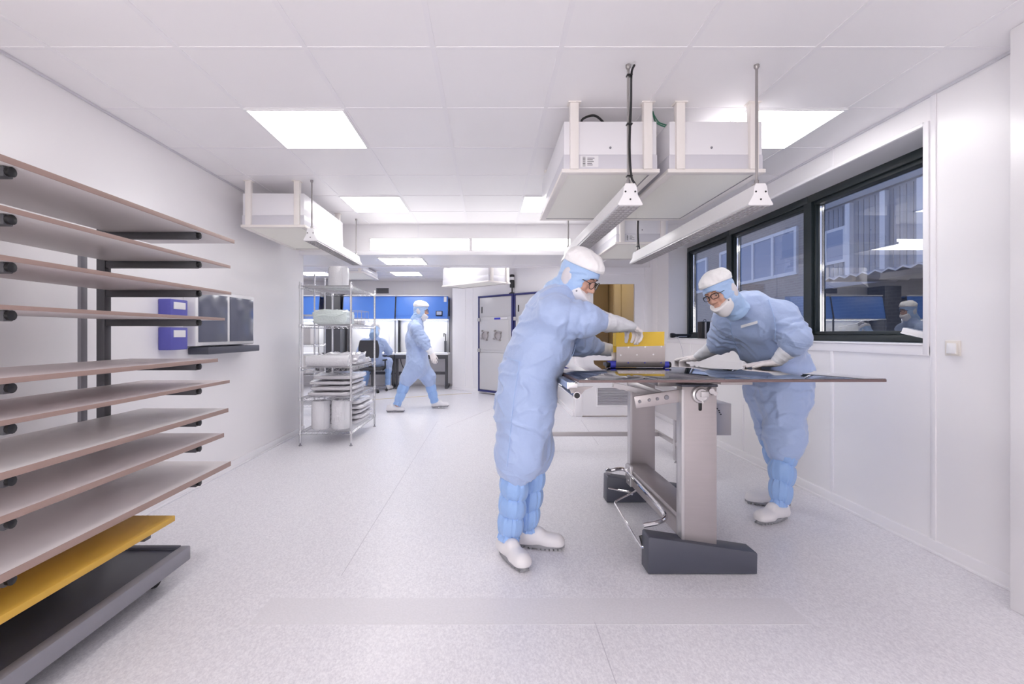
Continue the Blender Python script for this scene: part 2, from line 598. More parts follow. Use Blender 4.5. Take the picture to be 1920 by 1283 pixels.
# right wall round the long window
rw = MB()
rw.box(XR, 2.86, -2.7, 7.1, 0, WZ0)
rw.box(XR, 2.86, -2.7, 7.1, WZ1, ZC + 0.1)
rw.box(XR, 2.86, -2.7, WY0, WZ0, WZ1)
rw.box(XR, 2.86, WY1, 7.1, WZ0, WZ1)
rw = struct(rw.build('wall_right', 'wall'))
g = MB()
for y, z0, z1 in ((2.655, 0.07, ZC), (3.44, 0.07, 1.09), (4.64, 0.07, 1.09), (5.84, 0.07, 1.09), (3.44, WZ1 + 0.02, ZC), (5.2, WZ1 + 0.02, ZC), (1.45, 0.07, ZC)):
    g.box(XR - 0.007, XR + 0.001, y - 0.016, y + 0.016, z0, z1, 0.003)
g.build('joint_strip', 'trim', rw)
MB().box(XR - 0.012, XR + 0.001, WY0 - 0.03, WY0 + 0.005, WZ0 - 0.055, WZ1 + 0.02, 0.004).build('reveal_trim', 'trim', rw)
MB().box(XR - 0.010, XR + 0.001, WY0 - 0.03, WY1 + 0.05, WZ0 - 0.06, WZ0 - 0.003, 0.004).build('sill_trim', 'trim', rw)
MB().box(XR - 0.010, XR + 0.001, WY0 + 0.006, WY1 + 0.03, WZ1 + 0.001, WZ1 + 0.026, 0.004).build('head_trim', 'trim', rw)
MB().box(XR - 0.006, XR + 0.001, WY0, WY1, WZ0 - 0.03, WZ0 - 0.022, 0.002).build('sill_groove', 'grid', rw)
MB().box(XR - 0.02, 2.72, WY0 + 0.004, WY1 - 0.004, WZ0 - 0.002, WZ0 + 0.008, 0.003).build('sill_board', 'trim', rw)
# skirting
def skirting(name, p0, p1, nrm):
    p0, p1, nrm = Vector(p0), Vector(p1), Vector(nrm)
    o = MB().bar(p0 + nrm * 0.008 + Vector((0, 0, 0.036)), p1 + nrm * 0.008 + Vector((0, 0, 0.036)), 0.016, 0.07, 0.003)
    o.bar(p0 + nrm * 0.013 + Vector((0, 0, 0.007)), p1 + nrm * 0.013 + Vector((0, 0, 0.007)), 0.026, 0.014, 0.003)
    return struct(o.build(name, 'trim'))
skirting('baseboard_right', (XR, -2.6, 0), (XR, 7.0, 0), (-1, 0, 0))
skirting('baseboard_left', (XL, -2.6, 0), (XL, 5.95, 0), (1, 0, 0))
skirting('baseboard_alcove', (1.245, 7.0, 0), (1.245, 8.4, 0), (-1, 0, 0))
skirting('baseboard_diagonal', (DA.x, DA.y, 0), (DA.x + 0.62, DA.y - 0.62, 0), dn)
skirting('baseboard_far', (-5.3, 11.3, 0), (DA.x, 11.3, 0), (0, -1, 0))
struct(MB().box(2.30, XR - 0.001, 0.3, 2.105, 0, ZC, 0.006).build('trim_2', 'wall'))       # boxed pillar beside the lens
# shadow gap line where right wall meets the ceiling
struct(MB().box(XR - 0.012, XR - 0.002, -2.6, 7.0, ZC - 0.014, ZC - 0.001).build('trim_3', 'ffuband'))
struct(MB().box(XL + 0.002, XL + 0.012, -2.6, 5.85, ZC - 0.014, ZC - 0.001).build('trim_4', 'ffuband'))

# floor seams, the worn strip and the yellow tape line
sm = MB()
p, q = at(1115, 1167, 1086 / 541.0), at(1158, 1290, 1086 / 664.0)
sm.bar((p.x, p.y, 0.0005), (q.x, q.y, 0.0005), 0.003, 0.0012)
p, q = at(820, 790, 1086 / 164.0), at(640, 1080, 1086 / 454.0)
sm.bar((p.x, p.y, 0.0005), (q.x, q.y, 0.0005), 0.003, 0.0012)
sm.bar((1.2, 5.2, 0.0005), (1.30, 6.7, 0.0005), 0.004, 0.0012)
sm.bar((-0.55, 6.2, 0.0005), (0.55, 9.0, 0.0005), 0.004, 0.0012)
struct(sm.build('trim_5', 'seam'))
struct(MB().box(-1.0, 1.35, 1.99, 2.19, -0.001, 0.0008).build('trim_6', 'worn'))
p, q = at(640, 751, 8.7), at(884, 737, 9.75)
tag(MB().bar((-2.6, 8.55, 0.001), (q.x, q.y, 0.001), 0.05, 0.002).build('floor_tape', 'floortape'), 'thin yellow tape line along the floor behind the walking person', 'floor tape')

# ------------------------------------------------------------------ right-hand window: three sashes
def window(name, y0, y1, handle):
    """outer frame y0..y1 with its own sash and pane"""
    w = bpy.data.objects.new(name, None)
    COL.objects.link(w)
    w.location = (XG + 0.03, (y0 + y1) / 2, WZ0)
    struct(w)
    x0, x1 = XG - 0.035, XG + 0.06
    fr = MB()
    fr.box(x0, x1, y0, y1, WZ0 - 0.002, WZ0 + 0.055, 0.004)
    fr.box(x0, x1, y0, y1, WZ1 - 0.062, WZ1 + 0.002, 0.004)
    fr.box(x0, x1, y0, y0 + 0.05, WZ0 + 0.0545, WZ1 - 0.0615)
    fr.box(x0, x1, y1 - 0.05, y1, WZ0 + 0.0545, WZ1 - 0.0615)
    fr.build('window_frame', 'frame', w)
    sa = MB()
    a, b, c, d = y0 + 0.05, y1 - 0.05, WZ0 + 0.055, WZ1 - 0.062
    for (p0, p1, q0, q1) in ((a, b, c, c + 0.03), (a, b, d - 0.03, d), (a, a + 0.03, c + 0.0298, d - 0.0298), (b - 0.03, b, c + 0.0298, d - 0.0298)):
        sa.box(x0 + 0.02, x1, p0, p1, q0, q1, 0.003)
    s_ = sa.build('sash', 'frame', w)
    gk = MB()
    a2, b2, c2, d2 = a + 0.03, b - 0.03, c + 0.03, d - 0.03
    gk.box(x0 + 0.045, x0 + 0.06, b2 - 0.012, b2, c2, d2)
    gk.box(x0 + 0.045, x0 + 0.06, a2, a2 + 0.012, c2, d2)
    gk.build('spacer_bar', 'chrome', s_)
    MB().box(x0 + 0.062, x0 + 0.068, a2 - 0.004, b2 + 0.004, c2 - 0.004, d2 + 0.004).build('pane', 'pane', w)
    if handle:
        h = MB().box(x0 - 0.012, x0 + 0.022, y0 + 0.055, y0 + 0.085, 1.80, 1.93, 0.004)
        h.box(x0 - 0.045, x0 - 0.012, y0 + 0.06, y0 + 0.08, 1.74, 1.90, 0.006)
        h.build('window_handle', 'chrome', w)
window('window_1', 5.43, WY1, True)
window('window_2', 4.09, 5.43, False)
window('window_3', WY0 - 0.02, 4.09, False)

# ------------------------------------------------------------------ door wall of the alcove and the room behind its glass
dx0, dx1, dz = 1.37, 2.285, 2.085
dwl = MB()
dwl.box(1.245, dx0 - 0.06, 7.0, 7.12, 0, ZC + 0.05)
dwl.box(dx1 + 0.06, 2.86, 7.0, 7.12, 0, ZC + 0.05)
dwl.box(dx0 - 0.06, dx1 + 0.06, 7.0, 7.12, dz + 0.06, ZC + 0.05)
dwl = struct(dwl.build('wall_alcove', 'wall'))
MB().box(2.36, 2.40, 6.98, 7.001, 0.07, ZC, 0.004).box(1.25, 2.48, 6.985, 7.001, 2.36, 2.39, 0.004).build('joint_strip', 'trim', dwl)
dr = bpy.data.objects.new('door_1', None)
COL.objects.link(dr)
dr.location = ((dx0 + dx1) / 2, 7.0, 0)
struct(dr)
f = MB()
f.box(dx0 - 0.10, dx0 + 0.004, 6.965, 7.04, 0.0, dz + 0.10, 0.006)
f.box(dx1 - 0.004, dx1 + 0.10, 6.965, 7.04, 0.0, dz + 0.10, 0.006)
f.box(dx0 + 0.004, dx1 - 0.004, 6.965, 7.04, dz - 0.004, dz + 0.10, 0.006)
f.build('door_frame', 'trim', dr)
gx0, gx1, gz0, gz1 = 1.535, 2.14, 0.90, 1.945
lx0, lx1, lz0, lz1 = 1.60, 2.06, 0.17, 0.42
f = MB()
f.box(dx0, gx0, 6.99, 7.035, 0.012, dz)
f.box(gx1, dx1, 6.99, 7.035, 0.012, dz)
f.box(gx0, gx1, 6.99, 7.035, gz1, dz)
f.box(gx0, gx1, 6.99, 7.035, lz1, gz0)
f.box(gx0, gx1, 6.99, 7.035, 0.012, lz0)
f.box(gx0, lx0, 6.99, 7.035, lz0, lz1)
f.box(lx1, gx1, 6.99, 7.035, lz0, lz1)
f.build('door_leaf', 'trim', dr)
MB().box(gx0, gx1, 7.008, 7.016, gz0, gz1).build('pane', 'clear', dr)
f = MB()
for (a, b, c, d) in ((lx0 - 0.03, lx1 + 0.03, lz0 - 0.03, lz0), (lx0 - 0.03, lx1 + 0.03, lz1, lz1 + 0.03), (lx0 - 0.03, lx0, lz0, lz1), (lx1, lx1 + 0.03, lz0, lz1)):
    f.box(a, b, 6.982, 6.995, c, d, 0.003)
lv = f.build('vent_frame', 'trim', dr)
f = MB()
for k in range(11):
    z = lz0 + 0.012 + k * (lz1 - lz0 - 0.02) / 10
    f.box(lx0, lx1, -0.012, 0.012, -0.003, 0.003, 0, Matrix.Translation((0, 7.008, z)) @ Matrix.Rotation(R(-40), 4, 'X'))
f.box(lx0, lx1, 7.026, 7.034, lz0, lz1)
f.build('vent_slat', 'ffuband', lv)
h = MB().box(2.205, 2.245, 6.978, 6.991, 0.96, 1.16, 0.004)
h.tube([(2.225, 6.985, 1.08), (2.225, 6.945, 1.08), (2.215, 6.94, 1.08), (2.11, 6.94, 1.08)], 0.009, 8)
h.build('door_handle', 'chrome', dr)
# the small beige room behind
struct(MB().box(1.2, 3.1, 10.0, 10.1, 0, 2.6).box(1.35, 1.40, 7.13, 10.0, 0, 2.6).box(3.05, 3.1, 7.13, 10.0, 0, 2.6).box(1.35, 3.1, 7.13, 10.0, 2.57, 2.62).build('wall_anteroom', 'beige'))
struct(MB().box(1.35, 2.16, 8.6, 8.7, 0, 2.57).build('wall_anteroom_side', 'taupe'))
lo = thing('locker', 'tall cream cupboard seen through the glass of the door', 'cupboard', (2.6, 8.5, 0))
MB().box(2.17, 3.0, 8.30, 8.75, 0.01, 2.3, 0.004).build('body', 'beige2', lo)
for x0, x1 in ((2.18, 2.30), (2.31, 2.60), (2.61, 2.98)):
    d_ = MB().box(x0, x1, 8.278, 8.30, 0.05, 2.27, 0.004).build('door', 'beige2', lo)
    MB().tube([(x1 - 0.03, 8.278, 1.0), (x1 - 0.03, 8.25, 1.0), (x1 - 0.03, 8.25, 1.4), (x1 - 0.03, 8.278, 1.4)], 0.006, 6).build('handle', 'black', d_)
al = thing('ceiling_light', 'warm ceiling lamp lighting the beige room behind the door', 'ceiling light', (2.2, 7.8, 2.53))
MB().box(1.75, 2.65, 7.4, 7.9, 2.535, 2.568, 0.004).build('frame', 'white', al)
MB().box(1.78, 2.62, 7.43, 7.87, 2.528, 2.536).build('diffuser', 'warmlamp', al)

# ------------------------------------------------------------------ lamps of the ceiling
def panel(label, x0, y0, z, group=None, s=0.6):
    t = thing('ceiling_light', label, 'ceiling light', (x0 + s / 2, y0 + s / 2, z - 0.012), group)
    f = MB()
    e = 0.014
    for (a, b, c, d) in ((x0, x0 + s, y0, y0 + e), (x0, x0 + s, y0 + s - e, y0 + s), (x0, x0 + e, y0 + e, y0 + s - e), (x0 + s - e, x0 + s, y0 + e, y0 + s - e)):
        f.box(a, b, c, d, z - 0.010, z - 0.001)
    f.build('frame', 'white', t)
    MB().box(x0 + e, x0 + s - e, y0 + e, y0 + s - e, z - 0.008, z - 0.001).build('diffuser', 'lamp', t)
    return t
panel('large lit ceiling panel on the left, nearest of those in the photo', -1.46, 2.837, ZC)
panel('lit ceiling panel right of the pair of hanging filter boxes', 1.54, 2.837, ZC)
panel('lit ceiling panel on the left just before the dropped beam', -1.46, 4.637, ZC)
panel('lit ceiling panel half hidden behind the left hanging filter box', 0.34, 4.637, ZC)
panel('lit panel set in the underside of the dropped beam', -1.42, 6.05, 2.183, s=0.58)
panel('small distant lit panel in the rear ceiling before the blue cabinets', -2.0, 9.62, 2.466)
panel('added unseen lit ceiling panel in the rear bay far left behind the wire shelving', -3.9, 7.9, 2.466)  # added panel, out of view
for x, y in ((-2.0, 7.3), (-0.95, 7.15), (0.40, 7.2), (-3.9, 9.62)):  # unseen panels added to brighten the rear bay
    panel('added lit ceiling panel brightening the rear bay, hidden above the dropped beam', x, y, 2.466, 'added rear bay ceiling panels')
for x in (-1.46, 0.34, 1.54):  # panels added out of view as frontal fill on the figures
    panel('added lit ceiling panel over the front of the room, unseen fill light', x, -1.963, ZC, 'added ceiling panels behind the lens')

def face_strip(label, x0, x1):
    t = thing('wall_light', label, 'strip light', ((x0 + x1) / 2, YB - 0.02, 2.225))
    f = MB()
    for (a, b, c, d) in ((x0 - 0.012, x1 + 0.012, 2.226, 2.240), (x0 - 0.012, x1 + 0.012, 2.376, 2.392), (x0 - 0.012, x0, 2.24, 2.376), (x1, x1 + 0.012, 2.24, 2.376)):
        f.box(a, b, YB - 0.016, YB - 0.001, c, d, 0.002)
    f.build('frame', 'white', t)
    MB().box(x0, x1, YB - 0.012, YB - 0.002, 2.24, 2.376).build('diffuser', 'strip', t)
face_strip('long lit strip lamp on the beam face, the left one of the two', -1.447, -0.236)
face_strip('long lit strip lamp on the beam face above the bending person', -0.198, 1.0)

# ------------------------------------------------------------------ fan filter boxes hung from the ceiling
def filter_unit(label, x0, y0, L, W=0.54, zb=2.151, zc=ZC, zt=2.453, cables=True, sticker=True):
    """box W wide, L long, hung on four posts; filter face below"""
    x1, y1 = x0 + W, y0 + L
    t = thing('air_filter_unit', label, 'filter unit', ((x0 + x1) / 2, (y0 + y1) / 2, zb))
    zm = zb + (zt - zb) * 0.36
    MB().box(x0, x1, y0, y1, zm, zt, 0.004).build('casing', 'ffu', t)
    MB().box(x0 - 0.003, x1 + 0.003, y0 - 0.003, y1 + 0.003, zb + 0.02, zm, 0.002).build('lower_band', 'ffuband', t)
    f = MB()
    e = 0.03
    for (a, b, c, d) in ((x0 - 0.014, x1 + 0.014, y0 - 0.014, y0 + e), (x0 - 0.014, x1 + 0.014, y1 - e, y1 + 0.014), (x0 - 0.014, x0 + e, y0 + e - 0.0003, y1 - e + 0.0003), (x1 - e, x1 + 0.014, y0 + e - 0.0003, y1 - e + 0.0003)):
        f.box(a, b, c, d, zb, zb + 0.022, 0.002)
    f.build('filter_frame', 'cream', t)
    MB().box(x0 + e - 0.002, x1 - e + 0.002, y0 + e - 0.002, y1 - e + 0.002, zb + 0.006, zb + 0.02).build('filter', 'filter', t)
    g = MB()
    g.box(x0 + e, x1 - e, y1 - e - 0.008, y1 - e, zb + 0.003, zb + 0.008)
    g.box(x1 - e - 0.006, x1 - e, y0 + e, y1 - e - 0.0085, zb + 0.003, zb + 0.008)
    g.build('seal', 'mgrey', t)
    for px in (x0 + 0.032, x1 - 0.082):
        for py in (y0 - 0.026, y1 - 0.02):
            h = MB().box(px, px + 0.05, py, py + 0.045, zb + 0.018, zc - 0.003, 0.003)
            h.box(px - 0.012, px + 0.062, py - 0.01, py + 0.05, zc - 0.006, zc - 0.0005)
            h.build('hanger', 'cream', t)
    if sticker:
        lb = MB().box(x0 + 0.095, x0 + 0.20, y0 - 0.0045, y0 - 0.003, zb + 0.035, zb + 0.10).build('label', 'label', t)
        k = MB()
        for i in range(12):
            w = random.choice((0.0012, 0.002, 0.0028))
            z = zb + 0.04 + i * 0.0046
            k.box(x0 + 0.108, x0 + 0.124, y0 - 0.0052, y0 - 0.0045, z, z + w)
        for i in range(5):
            k.box(x0 + 0.135, x0 + 0.16 + random.random() * 0.03, y0 - 0.0052, y0 - 0.0045, zb + 0.045 + i * 0.010, zb + 0.048 + i * 0.010)
        k.build('bar_print', 'ink', lb)
        MB().lathe([(0.0, 0.004), (0.006, 0.004), (0.007, 0.0)], (x0 + 0.27, y0 - 0.001, zm + 0.04), (0, -1, 0), 12).build('screw', 'mgrey', t)
    return t
fa = filter_unit('left box of the near hanging filter pair, white with bar-code sticker', 0.44, 2.78, 1.15)
MB().tube(smooth_path([(0.55, 2.84, 2.45), (0.56, 2.83, 2.49), (0.63, 2.84, 2.515), (0.69, 2.86, 2.48), (0.70, 2.9, 2.45)]), 0.007, 8).build('cable', 'black', fa)
fb = filter_unit('right box of the near hanging filter pair, by the window', 1.055, 2.78, 1.15, sticker=False)
for k in range(2):
    MB().tube(smooth_path([(0.985 - 0.006 * k, 2.86, 2.55), (1.0 + 0.015 * k, 2.86, 2.49), (1.05, 2.87, 2.465 + 0.012 * k), (1.12, 2.88, 2.462)]), 0.004, 6).build('cable', 'green', fb)
MB().lathe([(0.0, 0.004), (0.006, 0.004), (0.007, 0.0)], (1.30, 2.779, 2.30), (0, -1, 0), 12).build('screw', 'mgrey', fb)
filter_unit('hanging filter box over the door alcove, behind the strip lamps', 1.335, 4.98, 1.06)
filter_unit('hanging filter box on the left above the wire shelving', -2.165, 4.2, 1.12, sticker=False)
fr_ = filter_unit('small distant filter box hung over the rear bay behind the shelving', -2.75, 8.4, 1.1, zb=2.29, zc=2.466, zt=2.42, sticker=False)
fd = filter_unit('low wide filter box hung in front of the diagonal wall', -0.225, -0.555, 1.11, W=0.45, zb=2.0, zc=2.466, zt=2.30, sticker=False)
fd.location = (-0.22, 7.757, fd.location.z)
fd.rotation_euler = (0, 0, R(43.6))
for ch in fd.children:          # parts were laid out about the unit's own axis
    ch.location = (0, 0, 0)

# ------------------------------------------------------------------ hanging strip lamps (switched off)
def strip_lamp(label, x, y0, y1, z, zc=ZC, cable=True):
    t = thing('strip_light', label, 'strip light', (x, (y0 + y1) / 2, z - 0.05))
    prof = [(-0.022, 0.052), (0.022, 0.052), (0.030, 0.035), (0.034, 0.0), (0.058, -0.045), (0.054, -0.05), (-0.054, -0.05), (-0.058, -0.045), (-0.034, 0.0), (-0.030, 0.035)]
    MB().prism([(x + a, z + b) for a, b in prof], 'y', y0, y1).build('housing', 'white', t)
    for ya, yb in ((y0 - 0.007, y0), (y1, y1 + 0.007)):
        o = MB().prism([(x + a * 1.06, z + b * 1.05) for a, b in prof], 'y', ya, yb, 0.001).build('end_cap', 'white', t)
        if ya < y0:
            k = MB()
            for dx_, dz_ in ((-0.024, 0.014), (0.024, 0.014), (0.0, -0.024)):
                k.cyl((x + dx_, ya - 0.002, z + dz_), (x + dx_, ya + 0.001, z + dz_), 0.0045, n=10)
            k.build('screw', 'black', o)
    lv = MB()
    n = int((y1 - y0) / 0.045)
    for i in range(n + 1):
        y = y0 + (y1 - y0) * i / n
        lv.box(x - 0.05, x + 0.05, y - 0.001, y + 0.001, z - 0.056, z - 0.046)
    for dx_ in (-0.05, -0.025, 0.0, 0.025, 0.05):
        lv.box(x + dx_ - 0.001, x + dx_ + 0.001, y0, y1, z - 0.056, z - 0.046)
    lv.build('louvre', 'zinc', t)
    for yy in (y0 + 0.03, y1 - 0.03):
        MB().cyl((x, yy, z + 0.05), (x, yy, zc - 0.001), 0.0065, n=10).lathe([(0.0, 0), (0.013, 0.0), (0.013, -0.012), (0.008, -0.02)], (x, yy, zc - 0.0005), (0, 0, 1), 12).box(x - 0.02, x + 0.02, yy - 0.012, yy + 0.012, z + 0.05, z + 0.062, 0.003).lathe([(0.011, 0), (0.011, 0.018), (0.004, 0.03)], (x, yy, z + 0.06), (0, 0, 1), 8).build('hanger_rod', 'rod', t)
    if cable:
        yy = (y0 + 0.03) if cable == 'near' else (y1 - 0.03)
        pts = [(x + 0.03, yy - 0.003, zc - 0.002), (x + 0.014, yy - 0.008, zc - 0.05), (x + 0.012, yy - 0.008, zc - 0.2), (x + 0.004, yy - 0.012, z + 0.25), (x + 0.012, yy - 0.012, z + 0.1), (x + 0.032, yy - 0.01, z + 0.055), (x + 0.024, yy, z + 0.02)]
        c = MB().tube(smooth_path(pts, 8), 0.0055, 8).build('cable', 'black', t)
        k = MB()
        for zz in (zc - 0.055, (zc + z) / 2 + 0.03, z + 0.1):
            k.box(x - 0.010, x + 0.018, yy - 0.018, yy + 0.009, zz - 0.003, zz + 0.003, 0.001)
        k.build('cable_tie', 'black', c)
    return t
strip_lamp('unlit white hanging strip lamp above the bending person', 0.697, 2.35, 4.2, 1.90, cable='near')
strip_lamp('unlit white hanging strip lamp along the window side', 1.338, 2.35, 4.32, 1.90, cable='far')
strip_lamp('white hanging strip lamp above the wire shelving on the left', -1.545, 4.14, 5.6, 2.075, cable=False)

# ------------------------------------------------------------------ small things on the right wall and the sill
sw = thing('light_switch', 'square ivory light switch on the right wall', 'light switch', (XR, 2.54, 1.138))
MB().box(XR - 0.010, XR - 0.0005, 2.500, 2.582, 1.097, 1.179, 0.003).build('plate', 'ivory', sw)
MB().box(XR - 0.016, XR - 0.009, 2.510, 2.566, 1.105, 1.166, 0.003).build('frame', 'ivory', sw)
MB().box(-0.003, 0.005, -0.025, 0.025, -0.027, 0.027, 0.002, Matrix.Translation((XR - 0.018, 2.537, 1.137)) @ Matrix.Rotation(R(4), 4, 'Y')).build('rocker', 'white', sw)

zs = WZ0 + 0.008
tc_ = thing('torch', 'black torch lying at the far end of the window sill', 'torch', (2.60, 6.38, zs))
MB().lathe([(0.0, 0), (0.028, 0.0), (0.034, 0.02), (0.03, 0.05), (0.02, 0.07), (0.018, 0.09)], (2.44, 6.40, zs + 0.035), (1, -0.1, 0), 16).build('head', 'black', tc_)
MB().cyl((2.52, 6.392, zs + 0.035), (2.70, 6.374, zs + 0.033), 0.02, n=14).box(2.55, 2.68, 6.365, 6.40, zs + 0.001, zs + 0.02, 0.004).build('handle', 'black', tc_)
tag(MB().tube(smooth_path([(2.62, 6.30, zs + 0.02), (2.46, 6.2, zs + 0.012), (2.452, 6.1, 1.1), (2.455, 6.0, 0.9), (2.46, 5.95, 0.4)]), 0.004, 6).build('cable', 'ffuband'), 'thin grey cable hanging from the window sill', 'cable')
bx = thing('loudspeaker', 'small upright black box standing on the window sill', 'box', (2.62, 5.8, zs))
MB().box(2.565, 2.668, 5.74, 5.86, zs, zs + 0.205, 0.006).build('body', 'black', bx)
MB().box(2.602, 2.622, 5.733, 5.742, zs + 0.004, zs + 0.20, 0.002).build('metal_strip', 'zinc', bx)
MB().tube(smooth_path([(2.60, 5.78, zs + 0.20), (2.605, 5.77, zs + 0.225), (2.635, 5.78, zs + 0.225), (2.64, 5.79, zs + 0.20)]), 0.003, 6).build('handle', 'black', bx)
pb = thing('perforated_rack', 'white perforated rack leaning against the near window corner', 'rack', (2.56, 2.9, zs))
mtx = Matrix.Translation((2.60, 2.86, zs + 0.004)) @ Matrix.Rotation(R(38), 4, 'Z') @ Matrix.Rotation(R(16), 4, 'X')
b_ = MB()
b_.box(-0.055, 0.055, -0.09, 0.10, 0.028, 0.066, 0.005, mtx).box(-0.058, 0.058, -0.092, 0.102, 0.030, 0.036, 0.002, mtx)
b_.build('body', 'white', pb)
h_ = MB()
for i in range(8):
    for j in range(4):
        h_.box(-0.048 + j * 0.025 + (0.006 if i % 2 else 0), -0.034 + j * 0.025 + (0.006 if i % 2 else 0), -0.082 + i * 0.022, -0.071 + i * 0.022, 0.0655, 0.0668, 0, mtx)
for j in range(3):
    h_.box(-0.04 + j * 0.028, -0.024 + j * 0.028, -0.0912, -0.0895, 0.040, 0.056, 0, mtx)
h_.build('hole', 'mgrey', pb)

# ------------------------------------------------------------------ outside the window
struct(MB().box(2.9, 40, -10, 60, -3.6, -3.5).build('ground', 'asphalt'))
bd = thing('brick_building', 'tan brick building across the yard with a row of upper windows', 'building', (11, 18, -3.5))
MB().box(9.0, 13, 12.7, 32, -3.5, 4.75).build('wall', 'brick', bd)
MB().box(8.9, 13.1, 12.65, 32.1, 4.75, 4.95).build('roof', 'roof', bd)
for y0, y1 in ((13.9, 18.4), (19.6, 24.0)):
    n = 4
    fr_o = MB()
    fr_o.box(8.94, 9.03, y0 - 0.055, y1 + 0.055, 2.95, 3.05).box(8.94, 9.03, y0 - 0.055, y1 + 0.055, 4.25, 4.35)
    for k in range(n + 1):
        y = y0 + (y1 - y0) * k / n
        fr_o.box(8.93, 9.03, y - 0.06, y + 0.06, 3.0, 4.3)
    wf = fr_o.build('window_frame', 'wframe', bd)
    MB().box(8.97, 9.01, y0, y1, 3.0, 4.3).build('pane', 'oglass', wf)
MB().box(8.5, 9.0, 14.2, 16.8, 1.9, 2.3).build('ledge', 'clad', bd)
an = thing('clad_building', 'grey clad annex with white posts and a jagged metal canopy outside', 'building', (10.5, 10, -3.5))
MB().box(8.6, 12, 4.0, 12.5, -3.5, 4.35).build('wall', 'clad', an)
MB().box(8.5, 12.1, 3.9, 12.6, 4.35, 4.5).build('roof', 'roof', an)
k_ = MB()
for y in np.arange(4.2, 12.5, 0.16):
    k_.box(8.585, 8.602, y, y + 0.08, 2.6, 4.3)
k_.build('ribbed_cladding', 'roof', an)
for y in (12.3, 11.3, 10.3, 9.4, 8.5, 7.4, 6.2):
    MB().box(8.50, 8.62, y - 0.07, y + 0.07, 2.5, 4.3).build('post', 'wframe', an)
wf = MB().box(8.565, 8.6, 11.45, 12.15, 2.95, 3.02).box(8.565, 8.6, 11.45, 12.15, 3.75, 3.82).box(8.56, 8.6, 11.45, 11.52, 2.95, 3.82).box(8.56, 8.6, 12.08, 12.15, 2.95, 3.82).build('window_frame', 'wframe', an)
MB().box(8.57, 8.595, 11.5, 12.1, 3.0, 3.8).build('pane', 'oglass', wf)
zig = []
n = 50
for k in range(n + 1):
    zig.append((2.8 + k * 0.146, 2.30 if k % 2 else 2.355))
poly = zig + [(y, z + 0.03) for y, z in reversed(zig)]
MB().prism(poly, 'x', 7.0, 8.5).build('canopy', 'zinc', an)
MB().box(8.55, 8.61, 4.2, 12.4, -3.4, 2.35).build('lower_wall', 'shade_brick', an)  # canopy shade is put into this wall's colour
# ------------------------------------------------------------------ drying rack at the left with its boards
rk = thing('drying_rack', 'dark metal drying rack with stacked arms at the left front', 'rack', (-1.8, 1.9, 0))
LEV = [1.72, 1.571, 1.422, 1.272, 1.045, 0.918, 0.755, 0.622, 0.445]
XP, XT = -1.985, -1.50           # posts and arm tips
YF = (1.49, 2.46)
for y in YF:
    MB().box(XP - 0.022, XP + 0.022, y - 0.022, y + 0.022, 0.155, 1.90, 0.004).lathe([(0.026, 0), (0.028, 0.02), (0.012, 0.03)], (XP, y, 1.895), (0, 0, 1), 14).build('post', 'dgrey', rk)
    for z in LEV:
        a = MB().box(XP + 0.018, XT, y - 0.016, y + 0.016, z - 0.018, z + 0.016, 0.003).build('arm', 'dgrey', rk)
        MB().lathe([(0.0155, 0.0), (0.016, 0.014), (0.0, 0.018)], (XT - 0.002, y, z), (1, 0, 0), 12).build('end_cap', 'black', a)
for y in YF:
    MB().tube([(XP - 0.10, y, 1.70), (XP, y, 1.70)], 0.010, 8).box(XP - 0.12, XP - 0.10, y - 0.02, y + 0.02, 0.16, 1.72, 0.003).build('back_post', 'mgrey', rk)
MB().box(-2.16, -1.52, 0.85, 2.37, 0.092, 0.150, 0.006).build('base', 'slate', rk)
MB().box(-1.535, -1.488, 0.84, 2.385, 0.088, 0.158, 0.008).build('base_rail', 'mgrey', rk)
MB().box(-2.16, -1.535, 2.345, 2.385, 0.088, 0.160, 0.006).build('base_rail', 'slate', rk)
for x in (-2.08, -1.6):
    for y in (0.95, 2.28):
        MB().lathe([(0.0, -0.014), (0.04, -0.014), (0.042, 0.0), (0.04, 0.014), (0.0, 0.014)], (x, y, 0.0425), (1, 0, 0), 16).box(x - 0.02, x + 0.02, y - 0.015, y + 0.015, 0.06, 0.095).build('caster', 'black', rk)
BO = [('topmost grey board on the left drying rack', 'sheet', 0.020, 2.76),
      ('second grey board from the top of the left drying rack', 'sheet2', 0.016, 2.72),
      ('third board from the top of the left drying rack, pinkish grey', 'sheet3', 0.016, 2.74),
      ('fourth board down on the left drying rack, at eye level', 'sheet', 0.014, 2.66),
      ('fifth board down on the left drying rack, brown at its edge', 'sheet3', 0.018, 2.60),
      ('sixth board down on the left drying rack, thin and brown edged', 'sheet3', 0.016, 2.72),
      ('seventh board down on the left drying rack, pale', 'sheet2', 0.022, 2.70),
      ('eighth board down on the left drying rack, wide brown edge', 'sheet3', 0.022, 2.66),
      ('ninth board down on the left drying rack, just above the yellow one', 'sheet', 0.026, 2.72)]
for (lab, m_, th, y1), z in zip(BO, LEV):
    t = thing('board', lab, 'board', (-1.74, 1.8, z + 0.017), 'boards on the drying rack')
    x1 = -1.468 - random.random() * 0.012
    MB().box(-1.955, x1 - 0.004, 0.95, y1, z + 0.0168, z + 0.0168 + th, 0.002).build('sheet', m_, t)
    MB().box(x1 - 0.004, x1, 0.95, y1, z + 0.0165, z + 0.017 + th, 0.001).build('edge', 'brown', t)
yb = thing('board', 'yellow board lying lowest on the left drying rack', 'board', (-1.74, 1.6, 0.33))
MB().box(-1.955, -1.468, 0.85, 2.235, 0.338, 0.364, 0.003).build('sheet', 'ochre', yb)
lw = MB()
for y in (1.1, 2.1):
    lw.box(-1.95, -1.5, y - 0.02, y + 0.02, 0.306, 0.337, 0.003)
